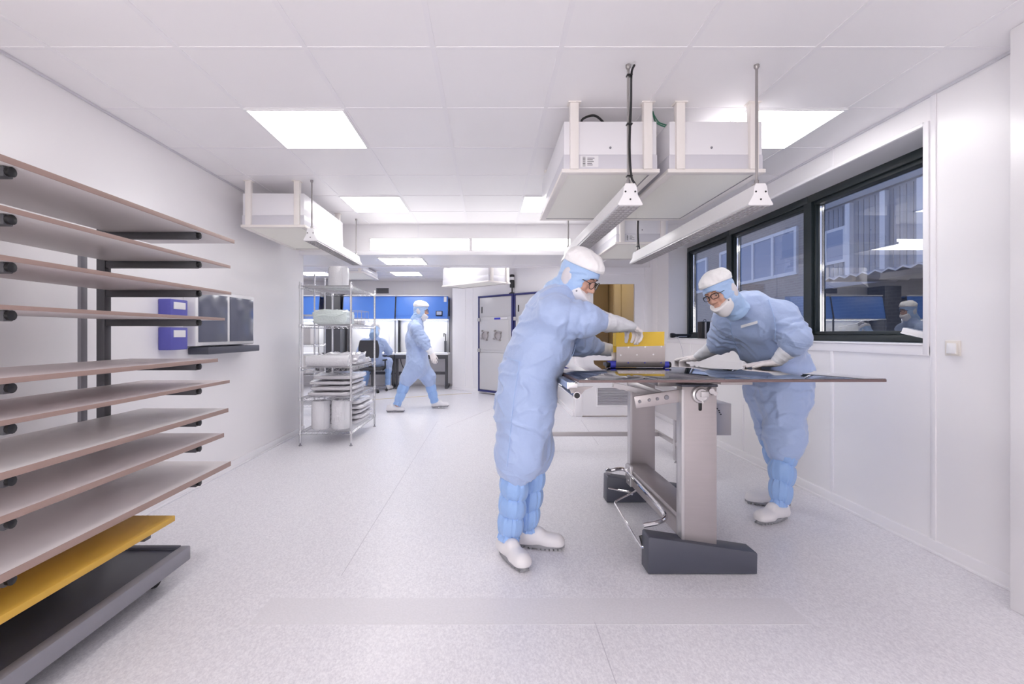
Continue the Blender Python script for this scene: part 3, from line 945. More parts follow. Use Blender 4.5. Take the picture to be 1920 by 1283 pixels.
lw.box(-1.95, -1.92, 1.0, 2.2, 0.15, 0.337, 0.003)
lw.build('low_bracket', 'dgrey', rk)

# wall-mounted terminal and a blue folder pair on the left wall behind the rack
tm = thing('wall_terminal', 'grey wall terminal with dark screens on the left wall behind the rack', 'terminal', (XL, 4.0, 1.04))
MB().box(XL + 0.001, XL + 0.10, 3.60, 4.50, 1.12, 1.56, 0.01).build('body', 'white', tm)
for y0, y1 in ((3.63, 4.03), (4.07, 4.47)):
    MB().box(XL + 0.098, XL + 0.106, y0, y1, 1.15, 1.53, 0.003).build('screen', 'screenoff', tm)
MB().box(XL + 0.001, XL + 0.16, 3.66, 4.48, 1.055, 1.11, 0.008).build('keyboard_shelf', 'slate', tm)
for k, (z0, lab) in enumerate(((1.30, 'blue box on the left wall behind the rack, the upper one'), (1.10, 'blue box on the left wall behind the rack, the lower one'))):
    q = thing('wall_box', lab, 'box', (XL, 3.42, z0), 'blue boxes on the left wall')
    MB().box(XL + 0.001, XL + 0.09, 3.33, 3.52, z0, z0 + 0.16, 0.006).build('body', 'bluebox', q)
    MB().box(XL + 0.088, XL + 0.094, 3.36, 3.49, z0 + 0.09, z0 + 0.14, 0.002).build('label', 'label', q)

# ------------------------------------------------------------------ wire shelving
def wire_shelf(w, d, z):
    """one wire shelf about the origin: double rim, zigzag and cross wires"""
    b = MB()
    for zz, r in ((z, 0.0035), (z - 0.032, 0.003)):
        b.tube([(-w / 2, -d / 2, zz), (w / 2, -d / 2, zz), (w / 2, d / 2, zz), (-w / 2, d / 2, zz)], r, 5, closed=True)
    for (p, q, L) in (((-w / 2, -d / 2), (w / 2, -d / 2), w), ((w / 2, -d / 2), (w / 2, d / 2), d), ((w / 2, d / 2), (-w / 2, d / 2), w), ((-w / 2, d / 2), (-w / 2, -d / 2), d)):
        n = int(L / 0.028)
        pts = [(p[0] + (q[0] - p[0]) * k / n, p[1] + (q[1] - p[1]) * k / n, z if k % 2 else z - 0.032) for k in range(n + 1)]
        b.tube(pts, 0.002, 4)
    n = int(d / 0.03)
    for k in range(1, n):
        y = -d / 2 + d * k / n
        b.tube([(-w / 2, y, z + 0.003), (w / 2, y, z + 0.003)], 0.0016, 4)
    for x in (-w / 6, w / 6):
        b.tube([(x, -d / 2, z - 0.004), (x, d / 2, z - 0.004)], 0.003, 4)
    return b
def shelving(label, x, y, w, d, h, levels):
    t = thing('wire_shelving', label, 'shelving', (0, 0, 0))
    for sx in (-1, 1):
        for sy in (-1, 1):
            p = MB().cyl((sx * w / 2, sy * d / 2, 0.03), (sx * w / 2, sy * d / 2, h), 0.0125, n=12)
            for z in levels:
                p.lathe([(0.0125, -0.035), (0.017, -0.03), (0.016, 0.005), (0.0125, 0.01)], (sx * w / 2, sy * d / 2, z), (0, 0, 1), 12)
            p.lathe([(0.013, 0), (0.010, 0.008), (0.0, 0.010)], (sx * w / 2, sy * d / 2, h), (0, 0, 1), 10)
            p = p.build('post', 'wire', t)
            MB().lathe([(0.016, 0), (0.017, 0.006), (0.008, 0.012), (0.008, 0.032)], (sx * w / 2, sy * d / 2, 0.0), (0, 0, 1), 12).build('foot', 'mgrey', p)
    for z in levels:
        wire_shelf(w, d, z).build('shelf', 'wire', t)
    t.location = (x, y, 0)
    return t
SX, SY, SW, SD = -1.765, 5.70, 0.55, 1.07
LV = [0.155, 0.52, 0.845, 1.31, 1.735]
shelving('chrome wire shelving in front on the left, loaded with wrapped rolls and bags', SX, SY, SW, SD, 1.77, LV)
shelving('second chrome wire shelving standing further back on the left', -3.05, 7.35, 0.9, 0.45, 2.1, [0.15, 0.62, 1.05, 1.50, 1.95])

def roll(label, x, y, z, r, h, m_='bubble', group=None):
    """bubble-wrapped roll standing on its end"""
    t = thing('wrap_roll', label, 'roll', (x, y, z), group)
    b = MB()
    rr = []
    prof = [(0.55, 0), (0.92, 0.0), (1.0, 0.02), (1.0, 0.3), (1.01, 0.6), (1.0, h - 0.03), (0.93, h - 0.004), (0.5, h - 0.01)]
    prof = [(a, min(max(b_, 0), h)) for a, b_ in prof]
    zz = [0, 0.0, 0.02, h * 0.33, h * 0.66, h - 0.025, h - 0.004, h - 0.01]
    for (a, _), q in zip(prof, zz):
        rr.append([(x + math.cos(2 * math.pi * k / 36) * r * a * (1 + 0.012 * math.sin(3 * k * 0.35 + q * 9)), y + math.sin(2 * math.pi * k / 36) * r * a * (1 + 0.012 * math.cos(k * 0.7 + q * 7)), z + q) for k in range(36)])
    b.rings(rr).build('wrap', m_, t)
    MB().lathe([(r * 0.22, h - 0.02), (r * 0.24, h + 0.002), (r * 0.20, h + 0.002), (r * 0.19, h - 0.03)], (x, y, z), (0, 0, 1), 20).build('core', 'label', t)
    MB().tube([(x + math.cos(a) * r * 1.012, y + math.sin(a) * r * 1.012, z + 0.01 + (h - 0.03) * k) for a, k in ((-0.9, 0), (-0.88, 0.4), (-0.9, 0.8), (-0.87, 1.0))], 0.005, 6).build('loose_edge', m_, t)
    return t
roll('white bubble-wrap roll standing on top of the wire shelving', SX + 0.02, 5.55, LV[4] + 0.006, 0.115, 0.25)
roll('white wrap roll on the lowest wire shelf, the left one of two', SX - 0.105, 5.32, LV[0] + 0.006, 0.100, 0.315, group='rolls on the lowest shelf')
roll('white wrap roll on the lowest wire shelf, the right one of two', SX + 0.115, 5.33, LV[0] + 0.006, 0.102, 0.325, group='rolls on the lowest shelf')

def lump(label, name, cat, c, size, m_, seed, group=None, amp=0.02, parts=True, sag=0.0):
    """soft wrapped parcel: rounded box with folds"""
    rnd = random.Random(seed)
    ph = [rnd.random() * 6.28 for _ in range(9)]
    t = thing(name, label, cat, (c[0], c[1], c[2]), group)
    bm_ = MB()
    nu, nv = 44, 22
    sx, sy, sz = size
    rr = []
    for i in range(nv + 1):
        v = -math.pi / 2 + math.pi * i / nv
        ring = []
        for k in range(nu):
            u = 2 * math.pi * k / nu
            def se(x_, e):
                return math.copysign(abs(x_) ** e, x_)
            x = se(math.cos(v), 0.35) * se(math.cos(u), 0.35)
            y = se(math.cos(v), 0.35) * se(math.sin(u), 0.35)
            z = se(math.sin(v), 0.45)
            d = amp * (math.sin(5 * x + 7 * y + ph[0]) * math.sin(9 * z * sz * 8 + 4 * x + ph[1]) + 0.6 * math.sin(13 * y + 6 * z + ph[2]) + 0.5 * math.sin(17 * x - 9 * z + ph[3]))
            px = c[0] + x * (sx / 2 + d * 0.6)
            py = c[1] + y * (sy / 2 + d * 0.6)
            pz = c[2] + sz / 2 + z * sz / 2 + (d if z > 0 else 0) - sag * (x * x)
            ring.append((px, py, max(pz, c[2] + 0.0005)))
        rr.append(ring)
    bm_.rings(rr).build('wrap', m_, t)
    if parts:
        f = MB()
        yy = c[1] - sy / 2
        pts = [(c[0] - sx * 0.4, yy - 0.004, c[2] + sz * 0.5), (c[0] - sx * 0.1, yy - 0.012, c[2] + sz * 0.62), (c[0] + sx * 0.2, yy - 0.012, c[2] + sz * 0.55), (c[0] + sx * 0.45, yy - 0.004, c[2] + sz * 0.72)]
        f.tube(smooth_path(pts, 5), 0.006, 6).build('seam_fold', m_, t)
    return t
lump('pale green wrapped parcel on the second wire shelf from the top', 'wrapped_parcel', 'parcel', (SX - 0.02, 5.52, LV[3] + 0.006), (0.38, 0.46, 0.165), 'green_wrap', 3, amp=0.010)
MBk = thing('wire_basket', 'small wire basket behind the green parcel on the shelving', 'basket', (SX + 0.12, 5.98, LV[3] + 0.006))
b_ = MB()
for z in (0.004, 0.09, 0.18):
    b_.tube([(SX - 0.2, 5.80, LV[3] + 0.006 + z), (SX + 0.22, 5.80, LV[3] + 0.006 + z), (SX + 0.22, 6.14, LV[3] + 0.006 + z), (SX - 0.2, 6.14, LV[3] + 0.006 + z)], 0.003, 5, closed=True)
for k in range(10):
    x = SX - 0.2 + 0.42 * k / 9
    b_.tube([(x, 5.80, LV[3] + 0.19), (x, 5.80, LV[3] + 0.008), (x, 6.14, LV[3] + 0.008), (x, 6.14, LV[3] + 0.19)], 0.002, 4)
b_.build('wirework', 'wire', MBk)
lump('white bag lying behind the basket at the right end of the second shelf', 'plastic_bag', 'bag', (SX + 0.11, 6.0, LV[3] + 0.018), (0.16, 0.24, 0.05), 'bag', 31, amp=0.008, parts=False)
# lying roll and bags on the middle shelf
t = thing('wrap_roll', 'long white roll lying across the middle wire shelf', 'roll', (SX - 0.04, 5.32, LV[2] + 0.006))
MB().lathe([(0.02, -0.235), (0.055, -0.235), (0.062, -0.228), (0.063, 0.0), (0.062, 0.228), (0.055, 0.235), (0.02, 0.235)], (SX - 0.02, 5.30, LV[2] + 0.07), (1, 0, 0), 28).build('wrap', 'bubble', t)
MB().lathe([(0.014, -0.238), (0.02, -0.238), (0.02, 0.238), (0.014, 0.238)], (SX - 0.02, 5.30, LV[2] + 0.07), (1, 0, 0), 16).build('core', 'label', t)
lump('clear plastic bag behind the lying roll on the middle shelf', 'plastic_bag', 'bag', (SX + 0.02, 5.72, LV[2] + 0.006), (0.46, 0.50, 0.13), 'bag', 5, amp=0.018)
lump('flat clear bag at the far end of the middle shelf', 'plastic_bag', 'bag', (SX + 0.05, 6.10, LV[2] + 0.006), (0.4, 0.2, 0.06), 'bag', 6, amp=0.010, parts=False)
# stack of bags on the second shelf from below
zz = LV[1] + 0.006
for k, (lab, h_, dx_) in enumerate((('clear plastic bag pack at the bottom of the stack above the two rolls', 0.055, 0.0), ('clear plastic bag pack second in the stack above the two rolls', 0.06, 0.015), ('clear plastic bag pack third in the stack above the two rolls', 0.055, -0.01), ('clear plastic bag pack on top of the stack above the two rolls', 0.06, 0.02))):
    lump(lab, 'plastic_bag', 'bag', (SX + dx_, 5.58 + 0.02 * k, zz), (0.50, 0.74 - 0.03 * k, h_ * 0.86), 'bag', 10 + k, 'bag stack', amp=0.004)
    zz += h_
zz = LV[0] + 0.006
for k in range(5):
    lump(('lowest', 'second', 'middle', 'fourth', 'topmost')[k] + ' clear bag of the pile behind the two rolls on the bottom shelf', 'plastic_bag', 'bag', (SX + 0.03 + (0.02 if k % 2 else -0.01), 5.86, zz), (0.48, 0.66, 0.047), 'bag', 20 + k, 'bags on the bottom shelf', amp=0.004)
    zz += 0.056
# boxes on the rear shelving
for k, (x, z, w, h, m_, lab) in enumerate(((-3.2, 1.506, 0.34, 0.22, 'white', 'white carton on the rear wire shelving, upper left'), (-2.83, 1.056, 0.30, 0.26, 'sheet2', 'grey carton on the rear wire shelving, middle right'), (-3.22, 1.056, 0.32, 0.20, 'white', 'white carton on the rear wire shelving, middle left'), (-3.0, 0.626, 0.5, 0.25, 'sheet2', 'wide grey carton low on the rear wire shelving'))):
    q = thing('carton', lab, 'box', (x, 7.35, z))
    MB().box(x - w / 2, x + w / 2, 7.18, 7.52, z, z + h, 0.006).build('body', m_, q)
    MB().box(x - w / 2 + 0.02, x + w / 2 - 0.02, 7.33, 7.37, z + h, z + h + 0.002).build('tape', 'label', q)

# ------------------------------------------------------------------ the worktable
tb = thing('worktable', 'steel tilting worktable on two pillars with slate feet', 'table', (1.08, 2.95, 0))
for y0, sh in ((2.40, 0.0), (3.42, 0.045)):
    o = MB().prism([(0.803 + sh, 0.004), (1.353 + sh, 0.004), (1.355 + sh, 0.105), (1.350 + sh, 0.112), (0.815 + sh, 0.190), (0.806 + sh, 0.186)], 'y', y0, y0 + 0.105, 0.004).build('foot', 'slate', tb)
    g = MB()
    for x in (0.83, 1.32):
        g.cyl((x + sh, y0 + 0.06, 0.0), (x + sh, y0 + 0.06, 0.006), 0.02, n=12)
    g.build('foot_pad', 'black', o)
    c0 = 0.988 + sh * 0.9
    c = MB().box(c0, c0 + 0.178, y0 + 0.035, y0 + 0.105, 0.135, 0.945, 0.003).build('pillar', 'steel', tb)
    MB().box(c0 - 0.004, c0 + 0.182, y0 + 0.030, y0 + 0.110, 0.943, 0.956, 0.003).build('pillar_cap', 'slate', c)
    MB().box(c0 - 0.003, c0 + 0.012, y0 + 0.032, y0 + 0.1, 0.15, 0.93, 0.001).build('edge_strip', 'zinc', c)
MB().box(0.992, 1.150, 2.50, 3.46, 0.155, 0.272, 0.004).build('cross_beam', 'steel', tb)
br_ = MB().box(0.975, 0.994, 3.28, 3.38, 0.16, 0.30, 0.003)
for z in (0.19, 0.23, 0.27):
    br_.cyl((0.972, 3.33, z), (0.976, 3.33, z), 0.008, n=10)
br_.build('pedal_bracket', 'zinc', tb)
# chrome foot bar and pedal wire
fb1 = smooth_path([(0.885, 3.405, 0.205), (0.955, 3.41, 0.215), (1.005, 3.40, 0.215), (1.02, 3.34, 0.21)], 6) + smooth_path([(1.0, 2.66, 0.205), (0.985, 2.56, 0.20), (0.93, 2.51, 0.192), (0.84, 2.485, 0.185)], 6)
fb1 = [Vector(p) + Vector((-0.035, 0, 0.03)) for p in fb1]
MB().tube(fb1, 0.0125, 10).lathe([(0.0, -0.012), (0.022, -0.012), (0.024, 0), (0.022, 0.012), (0, 0.012)], (0.855, 3.405, 0.232), (0, 1, 0), 16).build('foot_bar', 'chrome', tb)
pw = [at(1139, 915, 3.43), at(1190, 925, 3.30), at(1185, 927, 3.25)]
MB().tube(pw, 0.007, 8).build('pedal_wire', 'chrome', tb)
pw = smooth_path([at(1192, 921, 3.20), at(1158, 938, 3.05), at(1153, 945, 3.0)], 5) + smooth_path([at(1196, 1017, 2.55), at(1203, 1026, 2.49), at(1216, 1027, 2.46)], 5)
o = MB().tube(pw, 0.0065, 8).build('pedal', 'chrome', tb)
MB().cyl(at(1202, 1004, 2.52), at(1208, 1024, 2.50), 0.013, n=12).build('pedal_grip', 'black', o)
# clutch and slot on the front pillar
ck = MB().lathe([(0.0, 0.03), (0.03, 0.03), (0.034, 0.022), (0.042, 0.018), (0.045, 0.0)], (1.078, 2.436, 0.905), (0, -1, 0), 24)
ck.box(1.07, 1.11, 2.395, 2.41, 0.895, 0.925, 0.004)
ck.lathe([(0.0, 0.03), (0.014, 0.03), (0.018, 0.0)], (1.128, 2.436, 0.925), (0, -1, 0), 14)
ck.lathe([(0.0, 0.02), (0.011, 0.02), (0.013, 0.0)], (1.150, 2.436, 0.912), (0, -1, 0), 12)
ck.bar((1.075, 2.415, 0.90), (1.085, 2.41, 0.862), 0.012, 0.012, 0.003)
ck.build('clutch', 'zinc', tb)
MB().box(1.072, 1.088, 2.431, 2.437, 0.822, 0.868, 0.006).build('slot', 'black', tb)
# lifting arm and struts
pa, pb_ = at(1190, 755, 2.50), at(1280, 741, 2.47)
la = MB().bar(pa, pb_, 0.012, 0.066, 0.004, up=(0, 0, 1)).build('lift_arm', 'steel', tb)
bo = MB()
for k in (0.10, 0.30, 0.47, 0.66):
    p = pa + (pb_ - pa) * k
    bo.lathe([(0.0, 0.004), (0.007 if k < 0.6 else 0.011, 0.004), (0.009 if k < 0.6 else 0.013, 0.0)], p + Vector((0, -0.006, 0.002)), (0, -1, 0), 12)
bo.build('bolt', 'mgrey', la)
MB().bar(at(1236, 742, 2.60), at(1150, 722, 2.62), 0.03, 0.022, 0.003).build('strut', 'zinc', tb)
MB().bar(at(1246, 741, 2.66), at(1178, 716, 2.72), 0.03, 0.022, 0.003).build('strut', 'zinc', tb)
MB().bar((1.00, 3.40, 0.93), (0.60, 3.42, 0.965), 0.03, 0.022, 0.003).build('strut', 'zinc', tb)
fr = MB()
for y in (2.64, 3.62):
    fr.box(0.44, 1.62, y - 0.02, y + 0.02, 0.957, 0.9882, 0.003)
for x in (0.46, 1.04, 1.58):
    fr.box(x - 0.02, x + 0.02, 2.64, 3.62, 0.957, 0.988, 0.003)
fr.build('top_frame', 'steel', tb)
MB().box(0.93, 1.26, 2.62, 3.30, 0.925, 0.955, 0.004).build('tilt_plate', 'steel', tb)
MB().box(1.12, 1.275, 2.30, 2.70, 0.968, 0.986, 0.003).build('corner_plate', 'steel', tb)
st = MB().tube([(0.412, 2.22, 0.927), (0.412, 3.6, 0.927)], 0.0175, 14).build('side_tube', 'chrome', tb)
MB().cyl((0.412, 2.216, 0.927), (0.412, 2.222, 0.927), 0.0135, n=14).build('tube_end_shade', 'black', st)  # black disc stands for the shade inside the open tube end
MB().box(0.375, 0.418, 2.235, 3.62, 0.960, 0.9875, 0.004).box(0.368, 0.378, 2.235, 3.62, 0.955, 0.9878, 0.002).build('side_rail', 'chrome', tb)
for y in (2.28, 3.5):
    MB().prism([(0.375, 0.962), (0.50, 0.962), (0.46, 0.945), (0.43, 0.912), (0.40, 0.912), (0.39, 0.945)], 'y', y - 0.004, y + 0.004).build('tube_bracket', 'steel', tb)

# the big dark glass laminate on the table
pn = thing('glass_panel', 'large dark glossy glass laminate lying on the worktable', 'panel', (1.10, 2.98, 0.985))
rot = Matrix.Translation((1.1225, 3.0, 0)) @ Matrix.Rotation(R(1.6), 4, 'Z')
MB().box(-0.7275, 0.7275, -0.78, 0.78, 0.9885, 1.0005, 0.0015, rot).build('edge', 'edge', pn)
MB().box(-0.7255, 0.7255, -0.778, 0.778, 1.0003, 1.0040, 0.001, rot).build('cell_glass', 'cell', pn)

# roller tool with the yellow folder
ZT = 1.0045
rt = thing('roller_tool', 'brushed metal roller tool with blue roller ends on the glass panel', 'tool', (0.915, 2.93, ZT))
th = [(2.868, 1.150), (2.872, 1.05), (2.878, 1.026), (2.892, 1.013), (2.915, 1.010), (2.915, 1.0125), (2.894, 1.0155), (2.881, 1.028), (2.875, 1.052), (2.871, 1.150)]
MB().prism(th, 'x', 0.770, 1.064).build('front_plate', 'plate', rt)
ho = MB()
for x, z in ((0.842, 1.134), (0.942, 1.136), (1.04, 1.138), (0.893, 1.088), (0.992, 1.090), (0.795, 1.086)):
    ho.cyl((x, 2.8695 - 0.0012, z), (x, 2.874, z), 0.0052, n=12)
ho.build('plate_hole', 'white', rt)
ho = MB()
for x in (0.842, 0.942, 1.04):
    ho.cyl((x, 2.8725, 1.040), (x, 2.880, 1.040), 0.004, n=10)
ho.build('roller_gap', 'roller', rt)
MB().box(0.770, 1.064, 2.985, 2.990, 1.02, 1.10, 0.002).build('rear_plate', 'plate', rt)
for x0, x1 in ((0.738, 0.7695), (1.0645, 1.092)):
    MB().cyl((x0, 2.90, ZT + 0.022), (x1, 2.90, ZT + 0.022), 0.0205, n=24).build('roller', 'roller', rt)
MB().cyl((0.7695, 2.90, ZT + 0.024), (1.0645, 2.90, ZT + 0.024), 0.012, n=16).build('axle', 'dgrey', rt)
MB().cyl((0.738, 2.962, ZT + 0.022), (1.092, 2.962, ZT + 0.022), 0.0205, n=24).build('roller', 'roller', rt)
for x0, x1 in ((0.713, 0.737), (1.093, 1.106)):
    e_ = MB().lathe([(0.0, 0), (0.018, 0.0), (0.020, 0.006), (0.016, 0.014), (0.013, x1 - x0)], (x0, 2.90, ZT + 0.022), (1, 0, 0), 18)
    e_.box(x0, x1, 2.895, 2.97, ZT + 0.012, ZT + 0.034, 0.003).build('end_block', 'black', rt)
MB().tube(smooth_path([(1.068, 2.95, 1.19), (1.075, 2.95, 1.15), (1.085, 2.94, 1.08), (1.085, 2.94, 1.03)]), 0.0025, 6).ball((1.072, 2.95, 1.195), 0.011, 10).build('lever', 'black', rt)
yf = thing('folder', 'yellow card folder sticking up out of the roller tool', 'folder', (0.917, 2.94, 1.13))
MB().box(0, 0.290, 0, 0.0015, 0, 0.085, 0, Matrix.Translation((0.766, 2.866, 1.137)) @ Matrix.Rotation(R(-1.2), 4, 'Y') @ Matrix.Rotation(R(6), 4, 'X')).build('front_sheet', 'yellow', yf)
MB().box(0, 0.288, 0, 0.0015, 0, 0.10, 0, Matrix.Translation((0.768, 2.935, 1.10)) @ Matrix.Rotation(R(-2), 4, 'Y')).build('rear_sheet', 'yellow', yf)
MB().box(0, 0.0015, 0, 0.068, 0, 0.080, 0, Matrix.Translation((0.767, 2.868, 1.14))).build('side_sheet', 'yellow', yf)

# ------------------------------------------------------------------ low steel bench behind the worktable
bn = thing('steel_bench', 'low steel bench frame with box girder behind the worktable', 'bench', (1.3, 4.4, 0))
MB().box(1.75, 1.945, 3.82, 5.3, 0.40, 0.655, 0.004).build('girder', 'steel2', bn)
g_ = MB()
for x, z in ((1.80, 0.62), (1.83, 0.615), (1.845, 0.60), (1.85, 0.585), (1.86, 0.57)):
    g_.cyl((x, 3.816, z), (x, 3.821, z), 0.006, n=8)
g_.build('drill_hole', 'black', bn)
for y in (4.49, 5.2):
    MB().box(1.745, 1.785, y - 0.02, y + 0.02, 0.025, 0.402, 0.002).lathe([(0.018, 0), (0.018, 0.008), (0.008, 0.012), (0.008, 0.03)], (1.765, y, 0), (0, 0, 1), 12).build('leg', 'zinc', bn)
MB().box(1.75, 1.78, 4.0, 5.3, 0.165, 0.200, 0.002).build('stretcher', 'steel2', bn)
MB().box(0.40, 1.752, 4.90, 4.94, 0.160, 0.200, 0.002).build('stretcher', 'steel2', bn)
MB().box(0.40, 0.44, 4.90, 4.94, 0.0, 0.165, 0.002).build('leg', 'zinc', bn)

# ------------------------------------------------------------------ pass-through cabinets on the diagonal wall
mdiag = Matrix(((dt.x, -dn.x, 0, DA.x), (dt.y, -dn.y, 0, DA.y), (0, 0, 1, 0), (0, 0, 0, 1)))     # local x along the wall, y into it, z up
def cabinet(label, s0, w):
    t = thing('steel_cabinet', label, 'cabinet', mdiag @ Vector((s0 + w / 2, -0.03, 0)), 'cabinets on the diagonal wall')
    f0, f1 = -0.08, -0.012
    MB().box(s0, s0 + w, f0 + 0.01, f1, 0.02, 1.955, 0.004, mdiag).build('body', 'cab', t)
    g = MB()
    g.box(s0 - 0.015, s0 + w + 0.015, f0 - 0.016, f1, 1.945, 1.98, 0.003, mdiag)
    g.box(s0 - 0.015, s0 + w + 0.015, f0 - 0.016, f1, 0.045, 0.082, 0.003, mdiag)
    g.box(s0 - 0.015, s0 + 0.010, f0 - 0.012, f1, 0.05, 1.96, 0.003, mdiag)
    g.box(s0 + w - 0.030, s0 + w + 0.015, f0 - 0.012, f1, 0.05, 1.96, 0.003, mdiag)
    g.build('blue_frame', 'navy', t)
    MB().box(s0 + 0.016, s0 + w - 0.036, f0, f0 + 0.02, 1.555, 1.94, 0.003, mdiag).build('upper_panel', 'cab', t)
    MB().box(s0 + 0.075, s0 + 0.105, f0 - 0.004, f0 + 0.002, 1.63, 1.76, 0.002, mdiag).build('display', 'black', t)
    MB().box(s0 + 0.016, s0 + w - 0.036, f0, f0 + 0.02, 0.09, 0.835, 0.003, mdiag).build('lower_panel', 'cab', t)
    d_ = MB().box(s0 + 0.02, s0 + w - 0.040, f0 - 0.004, f0 + 0.02, 0.845, 1.545, 0.004, mdiag).box(s0 + 0.07, s0 + w - 0.09, f0 - 0.012, f0, 0.89, 1.49, 0.01, mdiag).build('door', 'cab', t)
    for k in range(2):
        p = mdiag @ Vector((s0 + 0.19 + 0.36 * k, f0 - 0.008, 1.18))
        prt = MB().lathe([(0.095, 0.0), (0.095, 0.03), (0.07, 0.034), (0.066, 0.012), (0.0, 0.010)], p, dn, 24)
        for a in range(4):
            q = mdiag @ Vector((s0 + 0.19 + 0.36 * k + 0.11 * math.cos(a * 1.571 + 0.6), f0 - 0.008, 1.18 + 0.11 * math.sin(a * 1.571 + 0.6)))
            prt.lathe([(0.018, 0), (0.018, 0.05), (0.0, 0.055)], q, dn, 10)
        prt.build('glove_port', 'steel2', d_)
    hg = MB()
    for z in (0.88, 1.50):
        hg.box(s0 - 0.02, s0 + 0.05, f0 - 0.03, f0 + 0.01, z - 0.035, z + 0.035, 0.006, mdiag)
    hg.build('hinge', 'zinc', d_)
    lb = MB().box(s0 + 0.45, s0 + 0.62, f0 - 0.014, f0 - 0.004, 1.495, 1.53, 0, mdiag).build('label_strip', 'roller', d_)
    MB().box(s0 + 0.62, s0 + 0.80, f0 - 0.0142, f0 - 0.004, 1.495, 1.53, 0, mdiag).build('label', 'label', d_)
    return t
cabinet('grey steel cabinet with two round ports on the diagonal wall, left bay', 0.92, 0.93)
cabinet('grey steel cabinet hidden mostly by the bending person, right bay', 1.905, 0.93)
p = mdiag @ Vector((1.80, -0.045, 1.98))
bc = thing('signal_lamp', 'black and white signal lamp on top of the steel cabinet', 'signal lamp', p)
MB().lathe([(0.06, 0.0), (0.06, 0.012), (0.03, 0.03), (0.012, 0.035), (0.012, 0.12)], p, (0, 0, 1), 16).build('base', 'black', bc)
MB().lathe([(0.042, 0.12), (0.045, 0.125), (0.045, 0.26), (0.042, 0.265)], p, (0, 0, 1), 18).build('lower_section', 'black', bc)
MB().lathe([(0.041, 0.262), (0.041, 0.325)], p, (0, 0, 1), 18).build('light_section', 'white', bc)
MB().lathe([(0.045, 0.322), (0.045, 0.36), (0.03, 0.372)], p, (0, 0, 1), 18).build('cap', 'black', bc)

# ------------------------------------------------------------------ flow cabinets along the far wall
def flow_cabinet(label, x0, x1, ctl):
    t = thing('flow_cabinet', label, 'work cabinet', ((x0 + x1) / 2, 10.95, 0), 'blue flow cabinets')
    a, b = x0 + 0.008, x1 - 0.008
    # sloping blue hood front
    MB().prism([(10.60, 1.545), (10.615, 1.545), (10.72, 2.055), (11.29, 2.055), (11.29, 2.03), (10.705, 2.03), (10.625, 1.62), (11.29, 1.62), (11.29, 1.545)], 'x', a, b).build('hood', 'blue', t)
    MB().box(a, b, 10.72, 11.29, 2.0555, 2.062).build('hood_bounce_lid', 'white', t)  # white lid added to keep blue bounce off the far wall
    MB().box(a, b, 10.69, 10.72, 2.056, 2.082, 0.003).build('hood_trim', 'white', t)
    MB().box(a, b, 10.595, 10.615, 1.525, 1.548, 0.003).build('lower_trim', 'white', t)
    MB().box(a, b, 11.22, 11.28, 0.78, 1.545, 0.003).build('back_panel', 'white', t)
    MB().box(a + 0.03, b - 0.03, 10.75, 11.1, 1.528, 1.544).build('lamp_tube', 'hoodlamp', t)
    MB().box(x0 + 0.005, x1 - 0.005, 10.50, 11.25, 0.745, 0.782, 0.004).build('worktop', 'white', t)
    MB().box(x0 + 0.008, x1 - 0.008, 10.497, 10.54, 0.66, 0.744, 0.003).build('front_apron', 'dgrey', t)
    for x in (x0 + 0.035, x1 - 0.035):
        MB().box(x - 0.03, x + 0.03, 10.58, 10.66, 0.01, 0.75, 0.004).box(x - 0.032, x + 0.032, 10.50, 11.2, 0.0, 0.05, 0.004).build('leg', 'dgrey', t)
        MB().box(x0 + 0.006 if x < (x0 + x1) / 2 else x1 - 0.018, x0 + 0.018 if x < (x0 + x1) / 2 else x1 - 0.006, 11.08, 11.22, 0.78, 2.03, 0.002).build('side_post', 'dgrey', t)
    for x in (x0 + 0.004, x1 - 0.004):
        MB().bar((x, 10.605, 1.55), (x, 10.715, 2.05), 0.007, 0.03).box(x - 0.0035, x + 0.0035, 10.60, 10.63, 0.78, 1.55).build('edge_bar', 'dgrey', t)
    MB().box(x0 + 0.06, x1 - 0.06, 10.70, 10.76, 0.30, 0.36, 0.004).build('stretcher', 'dgrey', t)
    if ctl:
        m_ = Matrix.Translation((x1 - 0.20, 10.628, 1.665)) @ Matrix.Rotation(R(-11.6), 4, 'X')
        c = MB().box(-0.075, 0.075, -0.02, 0.0, -0.055, 0.055, 0.006, m_).build('controller', 'black', t)
        MB().box(-0.055, 0.055, -0.023, -0.019, -0.035, 0.04, 0, m_).build('display', 'screen', c)
        m_ = Matrix.Translation((x1 - 0.07, 10.69, 1.985)) @ Matrix.Rotation(R(-11.6), 4, 'X')
        MB().box(-0.03, 0.03, -0.012, -0.004, -0.06, 0.06, 0, m_).build('label', 'label', t)
        MB().box(x1 - 0.13, x1 - 0.08, 11.08, 11.16, 0.79, 1.05, 0.006).tube([(x1 - 0.10, 11.1, 1.05), (x1 - 0.10, 11.1, 1.2), (x1 - 0.13, 11.0, 1.22), (x1 - 0.13, 11.0, 1.15)], 0.012, 8).build('tap', 'dgrey', t)
    return t
flow_cabinet('blue hooded work cabinet behind the walking person', -2.075, -0.90, True)
flow_cabinet('blue hooded work cabinet where the seated person works', -3.26, -2.085, False)
flow_cabinet('blue hooded work cabinet far left behind the wire shelving', -4.95, -3.78, False)
tag(MB().box(-3.72, -3.34, 10.75, 11.25, 0.0, 2.3, 0.01).build('tall_column', 'dgrey'), 'tall dark column standing between the blue work cabinets', 'column')
gv = thing('wall_vent', 'small dark vent grille high on the far wall', 'vent', (-2.45, 11.3, 2.17))
MB().box(-2.66, -2.36, 11.285, 11.299, 2.17, 2.30, 0.003).build('frame', 'mgrey', gv)
g_ = MB()
